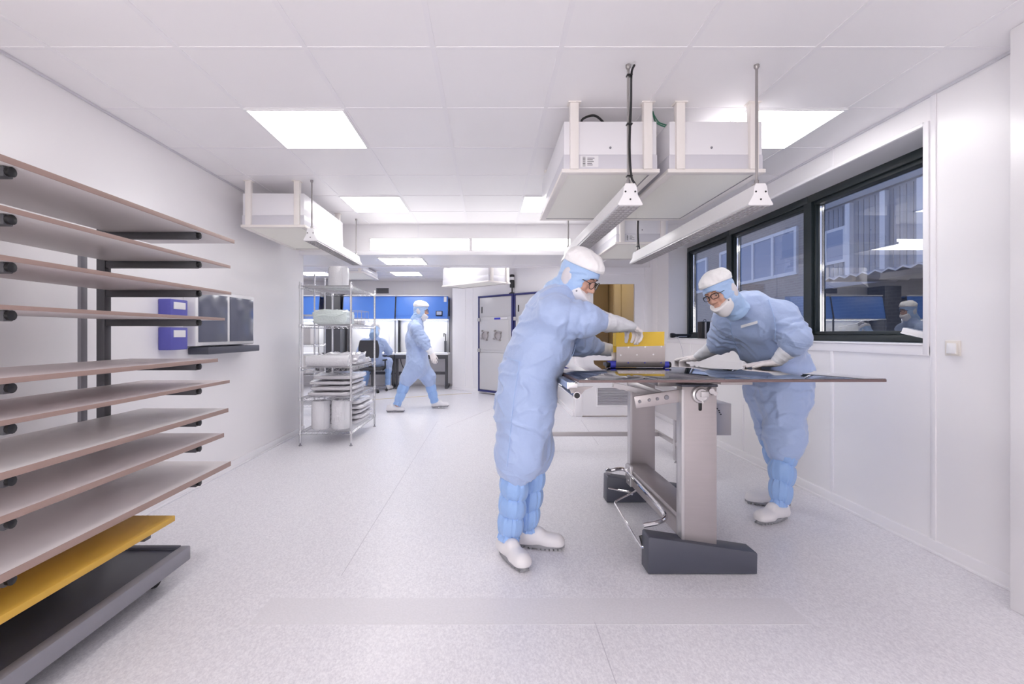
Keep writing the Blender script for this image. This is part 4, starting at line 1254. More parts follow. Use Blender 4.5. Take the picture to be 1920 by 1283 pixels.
for k in range(8):
    g_.box(-2.645, -2.375, 11.279, 11.287, 2.18 + k * 0.0145, 2.187 + k * 0.0145)
g_.build('slat', 'dgrey', gv)
# lamp with a swivel arm, seen through the shelving
lp = thing('desk_lamp', 'grey swivel-arm lamp over the worktop left of the seated person', 'lamp', (-2.6, 10.9, 0.783))
MB().lathe([(0.07, 0), (0.07, 0.015), (0.015, 0.02)], (-2.30, 11.05, 0.783), (0, 0, 1), 16).build('base', 'mgrey', lp)
MB().tube([(-2.30, 11.05, 0.80), (-2.30, 11.05, 1.32), (-2.86, 10.86, 1.46)], 0.010, 8).build('arm', 'ffuband', lp)
MB().lathe([(0.0, -0.02), (0.05, -0.02), (0.075, 0.05), (0.06, 0.06), (0.0, 0.03)], (-2.87, 10.85, 1.47), (-0.5, -0.2, -0.8), 16).build('lamp_shade', 'mgrey', lp)
c_ = MB()
for x in (-2.02, -1.72, -2.3):
    c_.tube(smooth_path([(x, 10.9, 0.74), (x + 0.05, 10.86, 0.5), (x + 0.22, 10.85, 0.28), (x + 0.42, 10.86, 0.33)]), 0.010, 6)
tag(c_.build('cable', 'dgrey'), 'loose dark cables hanging under the work cabinets', 'cable')

# ------------------------------------------------------------------ office chair
oc = thing('office_chair', 'dark office chair under the seated person at the blue cabinets', 'chair', (-2.42, 9.98, 0))
bk = []
for i in range(9):
    v = i / 8
    z = 0.72 + 0.36 * v
    hw = 0.215 - 0.06 * abs(v - 0.45) ** 2 * 2
    ring = []
    for k in range(24):
        u = 2 * math.pi * k / 24
        e = 0.45
        cx_ = math.copysign(abs(math.cos(u)) ** e, math.cos(u))
        sy_ = math.copysign(abs(math.sin(u)) ** e, math.sin(u))
        ring.append((-2.45 + cx_ * hw, 9.76 - 0.03 * (1 - cx_ * cx_) + sy_ * 0.028 - 0.03 * (v - 0.5), z))
    bk.append(ring)
MB().rings(bk).build('backrest', 'chair', oc)
MB().box(-2.66, -2.20, 9.77, 10.22, 0.455, 0.525, 0.03, seg=3).build('seat', 'chair', oc)
MB().bar((-2.43, 9.82, 0.44), (-2.45, 9.745, 0.90), 0.07, 0.02, 0.005, up=(0, 1, 0)).build('back_bracket', 'black', oc)
for s_ in (-1, 1):
    MB().tube([(-2.43 + s_ * 0.22, 9.95, 0.45), (-2.43 + s_ * 0.275, 9.95, 0.5), (-2.43 + s_ * 0.275, 9.93, 0.66)], 0.014, 8).box(-2.43 + s_ * 0.275 - 0.03, -2.43 + s_ * 0.275 + 0.03, 9.80, 10.03, 0.655, 0.685, 0.01).build('armrest', 'black', oc)
MB().cyl((-2.43, 9.98, 0.10), (-2.43, 9.98, 0.46), 0.028, 0.035, n=14).build('gas_column', 'dgrey', oc)
for k in range(5):
    a = 2 * math.pi * k / 5 + 0.3
    e = Vector((-2.43 + 0.29 * math.cos(a), 9.98 + 0.29 * math.sin(a), 0.085))
    l_ = MB().bar((-2.43, 9.98, 0.11), e, 0.045, 0.03, 0.006).build('base_arm', 'mgrey', oc)
    MB().lathe([(0.0, -0.022), (0.028, -0.022), (0.03, 0), (0.028, 0.022), (0.0, 0.022)], (e.x, e.y, 0.0305), (math.sin(a), -math.cos(a), 0), 14).cyl((e.x, e.y, 0.05), (e.x, e.y, 0.09), 0.008, n=8).build('caster', 'black', l_)
# ------------------------------------------------------------------ soft-body modelling: signed distance fields meshed by surface nets
class Field:
    def __init__(s, lo, hi, h):
        s.lo = np.array(lo, float)
        s.h = h
        n = np.ceil((np.array(hi, float) - s.lo) / h).astype(int) + 1
        s.ax = [s.lo[i] + h * np.arange(n[i]) for i in range(3)]
        s.f = np.full(tuple(n), 0.5, np.float32)

    def _sub(s, lo, hi):
        sl = []
        for i in range(3):
            a = int(np.clip(np.floor((lo[i] - s.lo[i]) / s.h), 0, len(s.ax[i]) - 1))
            b = int(np.clip(np.ceil((hi[i] - s.lo[i]) / s.h) + 1, a + 1, len(s.ax[i])))
            sl.append(slice(a, b))
        g = np.meshgrid(s.ax[0][sl[0]], s.ax[1][sl[1]], s.ax[2][sl[2]], indexing='ij', sparse=True)
        return tuple(sl), g

    def _join(s, sl, d, k, sub=False):
        a = s.f[sl]
        d = d.astype(np.float32)
        if sub:
            h = np.clip(0.5 - 0.5 * (a + d) / k, 0, 1)
            s.f[sl] = a * (1 - h) - d * h + k * h * (1 - h)
        else:
            h = np.clip(0.5 + 0.5 * (a - d) / k, 0, 1)
            s.f[sl] = a * (1 - h) + d * h - k * h * (1 - h)

    def cone(s, a, b, ra, rb, k=0.03, lat=None, q=1.0, sub=False):
        """tapering limb from a to b; lat, q: widened q times along the lateral axis"""
        a, b = np.array(a, float), np.array(b, float)
        r = max(ra, rb) * max(q, 1.0) + 2 * k + 0.02
        sl, (X, Y, Z) = s._sub(np.minimum(a, b) - r, np.maximum(a, b) + r)
        P = [X - a[0], Y - a[1], Z - a[2]]
        ab = b - a
        if lat is not None:
            u = np.array(lat, float)
            u = u / np.linalg.norm(u)
            c = (P[0] * u[0] + P[1] * u[1] + P[2] * u[2]) * (1 - 1 / q)
            P = [P[i] - c * u[i] for i in range(3)]
            ab = ab - u * (ab @ u) * (1 - 1 / q)
        L = max(ab @ ab, 1e-9)
        t = np.clip((P[0] * ab[0] + P[1] * ab[1] + P[2] * ab[2]) / L, 0, 1)
        d = np.sqrt((P[0] - t * ab[0]) ** 2 + (P[1] - t * ab[1]) ** 2 + (P[2] - t * ab[2]) ** 2) - (ra + (rb - ra) * t)
        s._join(sl, d, k, sub)
        return s

    def ell(s, c, r, Rm=None, k=0.02, sub=False):
        """ellipsoid; Rm rows are its own axes"""
        c, r = np.array(c, float), np.array(r, float)
        m = r.max() + 2 * k + 0.02
        sl, (X, Y, Z) = s._sub(c - m, c + m)
        P = [X - c[0], Y - c[1], Z - c[2]]
        if Rm is not None:
            P = [P[0] * Rm[i][0] + P[1] * Rm[i][1] + P[2] * Rm[i][2] for i in range(3)]
        k0 = np.sqrt((P[0] / r[0]) ** 2 + (P[1] / r[1]) ** 2 + (P[2] / r[2]) ** 2)
        k1 = np.sqrt((P[0] / r[0] ** 2) ** 2 + (P[1] / r[1] ** 2) ** 2 + (P[2] / r[2] ** 2) ** 2) + 1e-9
        s._join(sl, k0 * (k0 - 1) / k1, k, sub)
        return s

    def plane(s, n, c, k=0.006):
        """keep only n.p < c"""
        n = np.array(n, float)
        L = np.linalg.norm(n)
        X, Y, Z = np.meshgrid(*s.ax, indexing='ij', sparse=True)
        d = ((X * n[0] + Y * n[1] + Z * n[2] - c) / L).astype(np.float32)
        h = np.clip(0.5 + 0.5 * (d - s.f) / k, 0, 1)
        s.f = s.f * (1 - h) + d * h + k * h * (1 - h)
        return s

    def nets(s, relax=2):
        f = s.f
        f[0] = f[-1] = 0.5
        f[:, 0] = f[:, -1] = 0.5
        f[:, :, 0] = f[:, :, -1] = 0.5
        sg = f < 0
        n = f.shape
        cnt = np.zeros((n[0] - 1, n[1] - 1, n[2] - 1), np.int8)
        corners = [(i, j, k) for i in (0, 1) for j in (0, 1) for k in (0, 1)]
        for (i, j, k) in corners:
            cnt += sg[i:n[0] - 1 + i, j:n[1] - 1 + j, k:n[2] - 1 + k]
        act = (cnt > 0) & (cnt < 8)
        ii = np.argwhere(act)
        idx = np.full(act.shape, -1, np.int64)
        idx[act] = np.arange(len(ii))
        val = np.stack([f[ii[:, 0] + i, ii[:, 1] + j, ii[:, 2] + k] for (i, j, k) in corners], 1)
        acc = np.zeros((len(ii), 3))
        c = np.zeros(len(ii))
        ca = np.array(corners, float)
        for a in range(8):
            for b in range(a + 1, 8):
                if abs(ca[a] - ca[b]).sum() == 1:
                    fa, fb = val[:, a], val[:, b]
                    m = (fa < 0) != (fb < 0)
                    t = (fa[m] / (fa[m] - fb[m]))[:, None]
                    acc[m] += ca[a] + (ca[b] - ca[a]) * t
                    c[m] += 1
        V = (ii + acc / c[:, None]) * s.h + s.lo
        Q = []
        for axis in range(3):
            s0 = [slice(None)] * 3
            s1 = [slice(None)] * 3
            s0[axis] = slice(0, n[axis] - 1)
            s1[axis] = slice(1, n[axis])
            e = sg[tuple(s0)] != sg[tuple(s1)]
            p = np.argwhere(e)
            o1, o2 = [(1, 2), (2, 0), (0, 1)][axis]
            p = p[(p[:, o1] > 0) & (p[:, o2] > 0) & (p[:, o1] < n[o1] - 1) & (p[:, o2] < n[o2] - 1)]
            d1 = np.zeros(3, int)
            d2 = np.zeros(3, int)
            d1[o1] = 1
            d2[o2] = 1
            def at_(q):
                return idx[q[:, 0], q[:, 1], q[:, 2]]
            quad = np.stack([at_(p - d1 - d2), at_(p - d2), at_(p), at_(p - d1)], 1)
            ins = sg[p[:, 0], p[:, 1], p[:, 2]]
            quad[~ins] = quad[~ins][:, ::-1]
            Q.append(quad)
        Q = np.concatenate(Q)
        for _ in range(relax):
            sm_ = np.zeros_like(V)
            w = np.zeros(len(V))
            for a in range(4):
                b = (a + 1) % 4
                np.add.at(sm_, Q[:, a], V[Q[:, b]])
                np.add.at(w, Q[:, a], 1)
                np.add.at(sm_, Q[:, b], V[Q[:, a]])
                np.add.at(w, Q[:, b], 1)
            V = V * 0.5 + sm_ / w[:, None] * 0.5
        return V, Q


def vnormals(V, Q):
    fn = np.cross(V[Q[:, 2]] - V[Q[:, 0]], V[Q[:, 3]] - V[Q[:, 1]])
    N = np.zeros_like(V)
    for a in range(4):
        np.add.at(N, Q[:, a], fn)
    return N / (np.linalg.norm(N, axis=1)[:, None] + 1e-12)


_lat = np.random.RandomState(3).rand(32, 32, 32) * 2 - 1
def vnoise(P):
    """smooth value noise at points P (n,3)"""
    i = np.floor(P).astype(int)
    t = P - i
    t = t * t * (3 - 2 * t)
    out = 0
    for a in (0, 1):
        for b in (0, 1):
            for c in (0, 1):
                w = (t[:, 0] if a else 1 - t[:, 0]) * (t[:, 1] if b else 1 - t[:, 1]) * (t[:, 2] if c else 1 - t[:, 2])
                out = out + w * _lat[(i[:, 0] + a) % 32, (i[:, 1] + b) % 32, (i[:, 2] + c) % 32]
    return out


def folds(V, N, amp=0.006, seed=0.0):
    """soft cloth creases: ridged noise running mostly downwards and across at a slant"""
    w = V + 0.03 * np.stack([vnoise(V * 7 + 5 + seed), vnoise(V * 7 + 11 + seed), vnoise(V * 7 + 23 + seed)], 1)
    a = np.stack([w[:, 0] * 13 + w[:, 2] * 4, w[:, 1] * 13 - w[:, 2] * 3, w[:, 2] * 4.5], 1) + seed
    b = np.stack([w[:, 0] * 7 - w[:, 2] * 14, w[:, 1] * 9, w[:, 2] * 11 + w[:, 0] * 9], 1) + seed * 2
    r1 = 1 - np.abs(vnoise(a)) * 2.2
    r2 = 1 - np.abs(vnoise(b)) * 2.2
    m = 0.5 + 0.5 * vnoise(V * 5 + 40 + seed)
    d = amp * (0.9 * np.clip(r1, -0.4, 1) * (1 - m) + 1.2 * np.clip(r2, -0.2, 1) ** 2 * m - 0.45)
    return V + N * d[:, None]


def limb_rings(V, N, a, b, reach, n, amp, t0=0.0, t1=1.0):
    """bunching rings round a limb from a to b"""
    a, b = np.array(a), np.array(b)
    ab = b - a
    t = ((V - a) @ ab) / (ab @ ab)
    d = np.linalg.norm(V - a - t[:, None] * ab, axis=1)
    w = np.clip((reach - d) / 0.02, 0, 1) * np.clip((t - t0) / 0.12, 0, 1) * np.clip((t1 - t) / 0.08, 0, 1)
    ph = t * n + 0.35 * vnoise(V * 16) + 0.25 * vnoise(V * 30 + 9)
    return V + N * (amp * w * (np.abs(np.sin(np.pi * ph)) - 0.5))[:, None]


def mesh_obj(name, V, Q, m, parent, mtx=None):
    me = bpy.data.meshes.new(name)
    if mtx is not None:
        V = V @ np.array(mtx.to_3x3()).T + np.array(mtx.translation)
    off = Vector((0, 0, 0))
    q = parent
    while q is not None:
        off = off + q.location
        q = q.parent
    V = V - np.array(off)
    me.vertices.add(len(V))
    me.vertices.foreach_set('co', V.astype(np.float32).ravel())
    me.loops.add(len(Q) * 4)
    me.loops.foreach_set('vertex_index', Q.astype(np.int32).ravel())
    me.polygons.add(len(Q))
    me.polygons.foreach_set('loop_start', np.arange(0, len(Q) * 4, 4, dtype=np.int32))
    me.polygons.foreach_set('loop_total', np.full(len(Q), 4, np.int32))
    me.update(calc_edges=True)
    me.validate()
    me.shade_smooth()
    me.materials.append(M[m])
    o = bpy.data.objects.new(name, me)
    COL.objects.link(o)
    o.parent = parent
    return o


def frame_mtx(origin, x, z_hint):
    """matrix with local +x along x and local +z near z_hint"""
    x = Vector(x).normalized()
    z = Vector(z_hint)
    y = z.cross(x).normalized()
    z = x.cross(y)
    o = Vector(origin)
    return Matrix(((x.x, y.x, z.x, o.x), (x.y, y.y, z.y, o.y), (x.z, y.z, z.z, o.z), (0, 0, 0, 1)))


# ------------------------------------------------------------------ head: x forward, y left, z up about the skull centre
def head_into(F_, m, hi=True):
    sc = m.to_scale()[0]
    Rm = np.array(m.to_3x3()).T / sc
    ell = lambda c, r, R_, k, **kw: F_.ell(c, np.array(r) * sc, R_, k, **kw)
    cone = lambda p, q, ra, rb, k: F_.cone(p, q, ra * sc, rb * sc, k)
    T = lambda p: np.array(m @ Vector(p))
    ell(T((-0.012, 0, 0.038)), (0.095, 0.074, 0.079), Rm, 0.02)
    ell(T((0.022, 0, -0.025)), (0.068, 0.062, 0.088), Rm, 0.03)
    cone(T((0.015, 0.045, -0.075)), T((0.070, 0.012, -0.100)), 0.020, 0.016, 0.03)
    cone(T((0.015, -0.045, -0.075)), T((0.070, -0.012, -0.100)), 0.020, 0.016, 0.03)
    cone(T((-0.025, 0, -0.06)), T((-0.05, 0, -0.135)), 0.050, 0.050, 0.03)
    if hi:
        cone(T((0.078, -0.036, 0.030)), T((0.078, 0.036, 0.030)), 0.013, 0.013, 0.014)
        for s_ in (-1, 1):
            ell(T((0.098, s_ * 0.031, 0.006)), (0.016, 0.017, 0.012), Rm, 0.008, sub=True)
            ell(T((0.062, s_ * 0.046, -0.025)), (0.024, 0.017, 0.024), Rm, 0.02)
            ell(T((-0.004, s_ * 0.078, -0.004)), (0.018, 0.009, 0.03), Rm, 0.008)
            ell(T((0.099, s_ * 0.013, -0.038)), (0.011, 0.009, 0.009), Rm, 0.008)
        cone(T((0.088, 0, 0.012)), T((0.113, 0, -0.030)), 0.0095, 0.0125, 0.010)
        cone(T((0.087, -0.018, -0.066)), T((0.087, 0.018, -0.066)), 0.008, 0.008, 0.006)
        cone(T((0.085, -0.016, -0.079)), T((0.085, 0.016, -0.079)), 0.0085, 0.0085, 0.006)


_cache = {}
def gear(kind, res):
    """hood, cap or mask in head space (cached)"""
    key = (kind, res)
    if key in _cache:
        return _cache[key]
    if kind == 'hood':
        G = Field((-0.24, -0.19, -0.27), (0.17, 0.19, 0.17), res)
        G.ell((-0.014, 0, 0.032), (0.114, 0.092, 0.097), None, 0.02)
        G.ell((0.004, 0, -0.045), (0.092, 0.086, 0.105), None, 0.04)
        G.cone((-0.04, 0, -0.08), (-0.085, 0, -0.18), 0.078, 0.078, 0.04, (0, 1, 0), 1.10)
        G.cone((-0.118, 0, -0.12), (-0.08, 0, -0.17), 0.026, 0.035, 0.03, (0, 1, 0), 1.5)
        G.cone((0.045, 0, -0.012), (0.25, 0, -0.012), 0.060, 0.075, 0.012, (0, 0, 1), 0.82, sub=True)
        G.cone((0.056, 0, -0.085), (0.25, 0, -0.16), 0.074, 0.12, 0.012, sub=True)
        G.plane((-0.55, 0, -1), 0.235)
        V, Q = G.nets(1)
        N = vnormals(V, Q)
        d = 0.0045 * np.clip(1 - 2.2 * np.abs(vnoise(np.stack([V[:, 0] * 14 + V[:, 2] * 12, V[:, 1] * 12, V[:, 2] * 26 - V[:, 0] * 14], 1))), -0.4, 1)
        V = V + N * d[:, None]
    elif kind == 'cap':
        G = Field((-0.17, -0.14, -0.02), (0.15, 0.14, 0.19), res)
        G.ell((-0.012, 0, 0.074), (0.122, 0.101, 0.084), None, 0.02)
        G.ell((-0.045, 0, 0.092), (0.078, 0.085, 0.062), None, 0.03)
        G.plane((0.10, 0, -1), -0.062)
        V, Q = G.nets(1)
        N = vnormals(V, Q)
        a = np.arctan2(V[:, 1], V[:, 0] + 0.01)
        pl = np.sin(a * 22) * 0.0010 * np.clip((0.15 - V[:, 2]) / 0.05, 0, 1)
        d = 0.006 * vnoise(V * 22 + 3) + 0.004 * np.clip(1 - 2.2 * np.abs(vnoise(V * 30)), -0.3, 1) + pl
        band = np.clip((V[:, 2] - 0.075) / 0.012, 0, 1)
        V = V + N * (d * band)[:, None]
    else:
        low = kind == 'mask_low'
        G = Field((-0.04, -0.12, -0.20), (0.17, 0.12, 0.07), res)
        G.ell((0.026, 0, -0.062), (0.089, 0.083, 0.086), None, 0.02)
        G.cone((0.07, 0, -0.05), (0.098, 0, -0.075), 0.045, 0.028, 0.03)
        G.cone((0.035, 0, -0.10), (0.05, 0, -0.13), 0.055, 0.035, 0.03)
        G.plane((0.75, 0, 1) if not low else (0.62, 0, 1), 0.010 if not low else -0.020)
        G.plane((-1, 0, 0.25), -0.008)
        V, Q = G.nets(1)
    _cache[key] = (V, Q)
    return V, Q


def hand_field(curl, thumb, res=0.0035, grow=0.0015, spread=1.0, cuff=True, flat=False):
    """right hand, palm down: x to the fingertips, y to the thumb, z the back of the hand"""
    lo = (-0.16 if cuff else -0.03, -0.085, -0.14)
    G = Field(lo, (0.215, 0.12, 0.075), res)
    kn = [(0.088, 0.028, 0.0), (0.093, 0.008, 0.003), (0.088, -0.013, 0.001), (0.079, -0.032, -0.004)]
    ln = [(0.043, 0.026, 0.021), (0.047, 0.029, 0.022), (0.043, 0.027, 0.021), (0.034, 0.021, 0.019)]
    rr = [0.0098, 0.0100, 0.0094, 0.0083]
    G.cone((0.0, 0.002, 0), (0.03, 0.012, -0.002), 0.021 + grow, 0.0165 + grow, 0.02, (0, 1, 0), 1.35)
    for i, p in enumerate(kn):
        G.cone((0.012, p[1] * 0.55, -0.002), p, 0.0165 + grow, 0.0118 + grow, 0.014)
        a0 = (1 - i) * 0.055 * spread + 0.02
        ang = 0.0
        q = np.array(p)
        c = curl[i] if hasattr(curl[0], '__len__') else curl
        for j in range(3):
            ang += R(c[j])
            d = np.array((math.cos(ang) * math.cos(a0), math.cos(ang) * math.sin(a0), -math.sin(ang)))
            e = q + d * ln[i][j]
            r0 = rr[i] * (1 - 0.09 * j) + grow
            G.cone(q, e, r0, r0 * 0.91, 0.004)
            q = e
    q = np.array((0.026, 0.022, -0.008))
    th, down = thumb
    for j, (L, r) in enumerate(((0.046, 0.0145), (0.034, 0.0112), (0.027, 0.0098))):
        a = R(th * (1 - 0.33 * j))
        z = R(down * (0.6 + 0.35 * j))
        d = np.array((math.cos(a) * math.cos(z), math.sin(a) * math.cos(z), -math.sin(z)))
        e = q + d * L
        G.cone(q, e, r + grow, (r + grow) * 0.88, 0.007 if j else 0.016)
        q = e
    V, Q = G.nets(1)
    return V, Q


def glove(root, wrist, fdir, back, side, curl, thumb, arm_end, r0, r1, res=0.0035, scale=1.0):
    """gloved hand at the wrist, with the long cuff up the forearm; side -1 right, +1 left"""
    V, Q = hand_field(curl, thumb, res, cuff=False)
    V = V * scale
    if side > 0:
        V = V * np.array((1, -1, 1))
        Q = Q[:, ::-1]
    m = frame_mtx(wrist, fdir, back)
    N = vnormals(V, Q)
    V = V + N * (0.0012 * np.sin(V[:, 0:1] * 260 + 14 * vnoise(V * 40)[:, None]) * np.clip((0.075 - V[:, 0:1]) / 0.03, 0, 1))
    o = mesh_obj('glove', V, Q, 'glove', root, m)
    # cuff
    w = Vector(wrist) + m.to_3x3() @ Vector((0.018, 0, -0.001))
    e = Vector(arm_end)
    ax = (e - w)
    L = ax.length
    u = frame_mtx((0, 0, 0), ax, m.to_3x3() @ Vector((0, 0, 1)))
    rings = []
    n = 30
    for i in range(n + 1):
        t = i / n
        r = r0 + (r1 - r0) * t ** 0.85
        r += 0.0011 * math.sin(t * 27) + 0.0007 * math.sin(t * 67 + 1)
        ring = []
        for k in range(28):
            a = 2 * math.pi * k / 28
            wob = 1 + 0.03 * math.sin(3 * a + t * 9) + 0.02 * math.sin(5 * a - t * 14)
            sq = 1.0 + 0.22 * (1 - t) * abs(math.cos(a))
            ring.append(w + u.to_3x3() @ Vector((t * L, math.cos(a) * r * wob * sq, math.sin(a) * r * wob)))
        rings.append(ring)
    MB().rings(rings).build('cuff', 'cuff', o)
    return o


def shoe(root, heel, toe, z0=0.0, L=0.285, pitch=0.0, name='shoe'):
    """slip-on clog from heel to toe on the floor"""
    key = 'shoe'
    if key not in _cache:
        G = Field((-0.04, -0.08, 0.0), (0.33, 0.08, 0.16), 0.005)
        G.cone((0.04, 0, 0.052), (0.235, 0.0, 0.045), 0.036, 0.040, 0.02, (0, 1, 0), 1.12)
        G.cone((0.195, 0.006, 0.040), (0.245, 0.002, 0.036), 0.040, 0.033, 0.03, (0, 1, 0), 1.2)
        G.cone((0.038, 0, 0.05), (0.050, 0, 0.108), 0.039, 0.041, 0.03)
        G.cone((0.09, 0, 0.06), (0.135, 0, 0.085), 0.042, 0.036, 0.03)
        G.cone((0.06, 0, 0.15), (0.07, 0, 0.135), 0.034, 0.034, 0.008, sub=True)
        G.plane((0, 0, -1), -0.024)
        G.plane((-0.28, 0, 1), 0.107, 0.01)
        _cache[key] = G.nets(1)
    V, Q = _cache[key]
    heel, toe = Vector(heel), Vector(toe)
    d = toe - heel
    m = frame_mtx((heel.x, heel.y, z0), (d.x, d.y, 0), (0, 0, 1)) @ Matrix.Rotation(R(pitch), 4, 'Y') @ Matrix.Scale(L / 0.285, 4)
    o = mesh_obj(name, V, Q, 'shoe', root, m)
    out = []
    for k in range(40):
        a = 2 * math.pi * k / 40
        x = 0.14 + 0.143 * math.cos(a)
        wv = 0.040 + 0.010 * math.cos(a - 0.35) - 0.006 * math.cos(2 * a)
        out.append((x, math.sin(a) * wv * (1 - 0.12 * abs(math.cos(a)))))
    b = MB().prism(out, 'z', 0.010, 0.030, 0.004)
    n = 11
    for k in range(n):                                             # tread blocks
        x = 0.022 + 0.236 * k / (n - 1)
        w_ = (0.040 + 0.010 * (x - 0.14) / 0.143) * math.sqrt(max(0.05, 1 - ((x - 0.14) / 0.148) ** 2)) * 0.93
        if not 0.105 < x < 0.135:
            b.box(x - 0.008, x + 0.008, -w_, w_, 0.0006, 0.012)
    b.xf(m)
    b.build('sole', 'sole', o)
    return o


def gaiter(root, top, bottom, r0, r1, n=4, seed=0, amp=0.014, res=(64, 56)):
    """gathered legging with elastic bands"""
    top, bottom = Vector(top), Vector(bottom)
    ax = bottom - top
    u = frame_mtx((0, 0, 0), ax, (0, 1, 0.2))
    rnd = random.Random(seed)
    ph = [rnd.random() * 6.28 for _ in range(6)]
    rings = []
    for i in range(res[0] + 1):
        t = i / res[0]
        tt = t * n
        ring = []
        for k in range(res[1]):
            a = 2 * math.pi * k / res[1]
            q = tt + 0.10 * math.sin(a + ph[0]) + 0.07 * math.sin(2 * a + ph[1])
            puff = abs(math.sin(math.pi * q)) ** 0.55
            pleat = (0.0036 * math.sin(11 * a + ph[2] + 2 * math.floor(q) + 0.8 * math.sin(3 * a)) + 0.0028 * math.sin(19 * a + ph[3] + 1.5 * math.floor(q))) * (1.15 - puff * 0.7)
            r = r0 + (r1 - r0) * t + amp * (puff - 0.6) + pleat + 0.004 * math.sin(2 * a + 5 * t + ph[4])
            ring.append(top + u.to_3x3() @ Vector((t * ax.length, math.cos(a) * r, math.sin(a) * r)))
        rings.append(ring)
    return MB().rings(rings).build('gaiter', 'cloth3', root)


def head_gear(root, hm, res, mask_low=False, glasses=True, beard=False, square=False):
    V, Q = gear('hood', res)
    hd = mesh_obj('hood', V, Q, 'cloth2', root, hm)
    V, Q = gear('cap', res)
    mesh_obj('cap', V, Q, 'cap', root, hm)
    V, Q = gear('mask_low' if mask_low else 'mask', res)
    mk = mesh_obj('mask', V, Q, 'mask', root, hm)
    for s_ in (-1, 1):
        MB().ball((0, 0, 0), (0.034, 0.016, 0.056), 20, Matrix.Rotation(R(-18), 3, 'Y')).xf(Matrix.Translation((-0.030, s_ * 0.083, -0.022))).xf(hm).build('mesh_patch', 'patch', hd)
    b = MB()
    for s_ in (-1, 1):
        b.lathe([(0.0, 0.003), (0.005, 0.003), (0.006, 0.0)], hm @ Vector((0.040, s_ * 0.0795, -0.040)), hm.to_3x3() @ Vector((0.1, s_, 0)), 10)
        b.lathe([(0.0, 0.003), (0.005, 0.003), (0.006, 0.0)], hm @ Vector((0.058, s_ * 0.0745, -0.062)), hm.to_3x3() @ Vector((0.2, s_, 0)), 10)
    b.build('snap', 'mgrey', mk)
    if not glasses:
        return
    for s_ in (-1, 1):
        e = MB().ball(hm @ Vector((0.0770, s_ * 0.031, 0.005)), 0.0115 * hm.to_scale()[0], 14).build('eye', 'eye', root)
        MB().ball(hm @ Vector((0.0845, s_ * 0.031, 0.003)), 0.0055 * hm.to_scale()[0], 10).build('iris', 'iris', e)
        MB().tube([hm @ Vector((0.082, s_ * 0.031 + dy, 0.0125 - 14 * dy * dy)) for dy in (-0.016, -0.010, -0.004, 0.004, 0.010, 0.016)], 0.0052, 8).tube([hm @ Vector((0.082, s_ * 0.031 + dy, -0.0045 + 10 * dy * dy)) for dy in (-0.014, -0.007, 0, 0.007, 0.014)], 0.0042, 8).build('eyelid', 'skin', root)
    eb = MB()
    for s_ in (-1, 1):
        eb.tube([hm @ Vector((0.095, s_ * 0.012, 0.027)), hm @ Vector((0.096, s_ * 0.03, 0.034)), hm @ Vector((0.084, s_ * 0.05, 0.028))], 0.0024, 6)
    eb.build('eyebrow', 'beard' if beard else 'hair', root)
    g = MB()
    ln = MB()
    for s_ in (-1, 1):
        ring = []
        for k in range(28):
            a = 2 * math.pi * k / 28
            ex = 0.62 if square else 1.0
            cy = math.copysign(abs(math.cos(a)) ** ex, math.cos(a)) * 0.0255
            cz = math.copysign(abs(math.sin(a)) ** ex, math.sin(a)) * (0.0175 if square else 0.022)
            y = s_ * 0.034 + cy
            ring.append(hm @ Vector((0.112 - 2.6 * y * y, y, 0.002 + cz)))
        g.tube(ring, 0.0019, 6, closed=True)
        if square:
            g.tube([ring[k] for k in range(1, 14)], 0.0026, 6)
        ln.rings([[p + hm.to_3x3() @ Vector((-0.0006, 0, 0)) for p in ring], [p + hm.to_3x3() @ Vector((0.0006, 0, 0)) for p in ring]])
        g.tube([hm @ Vector((0.103, s_ * 0.059, 0.008)), hm @ Vector((0.085, s_ * 0.074, 0.010)), hm @ Vector((0.0, s_ * 0.084, 0.006))], 0.002, 6)
    g.tube([hm @ Vector((0.112, -0.009, 0.006)), hm @ Vector((0.116, 0, 0.010)), hm @ Vector((0.112, 0.009, 0.006))], 0.002, 6)
    g = g.build('glasses', 'black', root)
    ln.build('lens', 'lens', g)
    if beard:
        G = Field((0.0, -0.09, -0.14), (0.13, 0.09, -0.03), 0.004)
        G.ell((0.022, 0, -0.027), (0.0715, 0.0655, 0.0905), None, 0.02)
        for s_ in (-1, 1):
            G.cone((0.015, s_ * 0.046, -0.075), (0.072, s_ * 0.012, -0.102), 0.0225, 0.019, 0.03)
        G.plane((-0.5, 0, 1), -0.112)
        V, Q = G.nets(0)
        N = vnormals(V, Q)
        V = V + N * (0.0012 * vnoise(V * 260))[:, None]
        mesh_obj('beard', V, Q, 'beard', root, hm)


def body_limbs(F_, segs, k=0.03):
    for s_ in segs:
        F_.cone(*s_[:4], k, *(s_[4:] if len(s_) > 4 else ()))


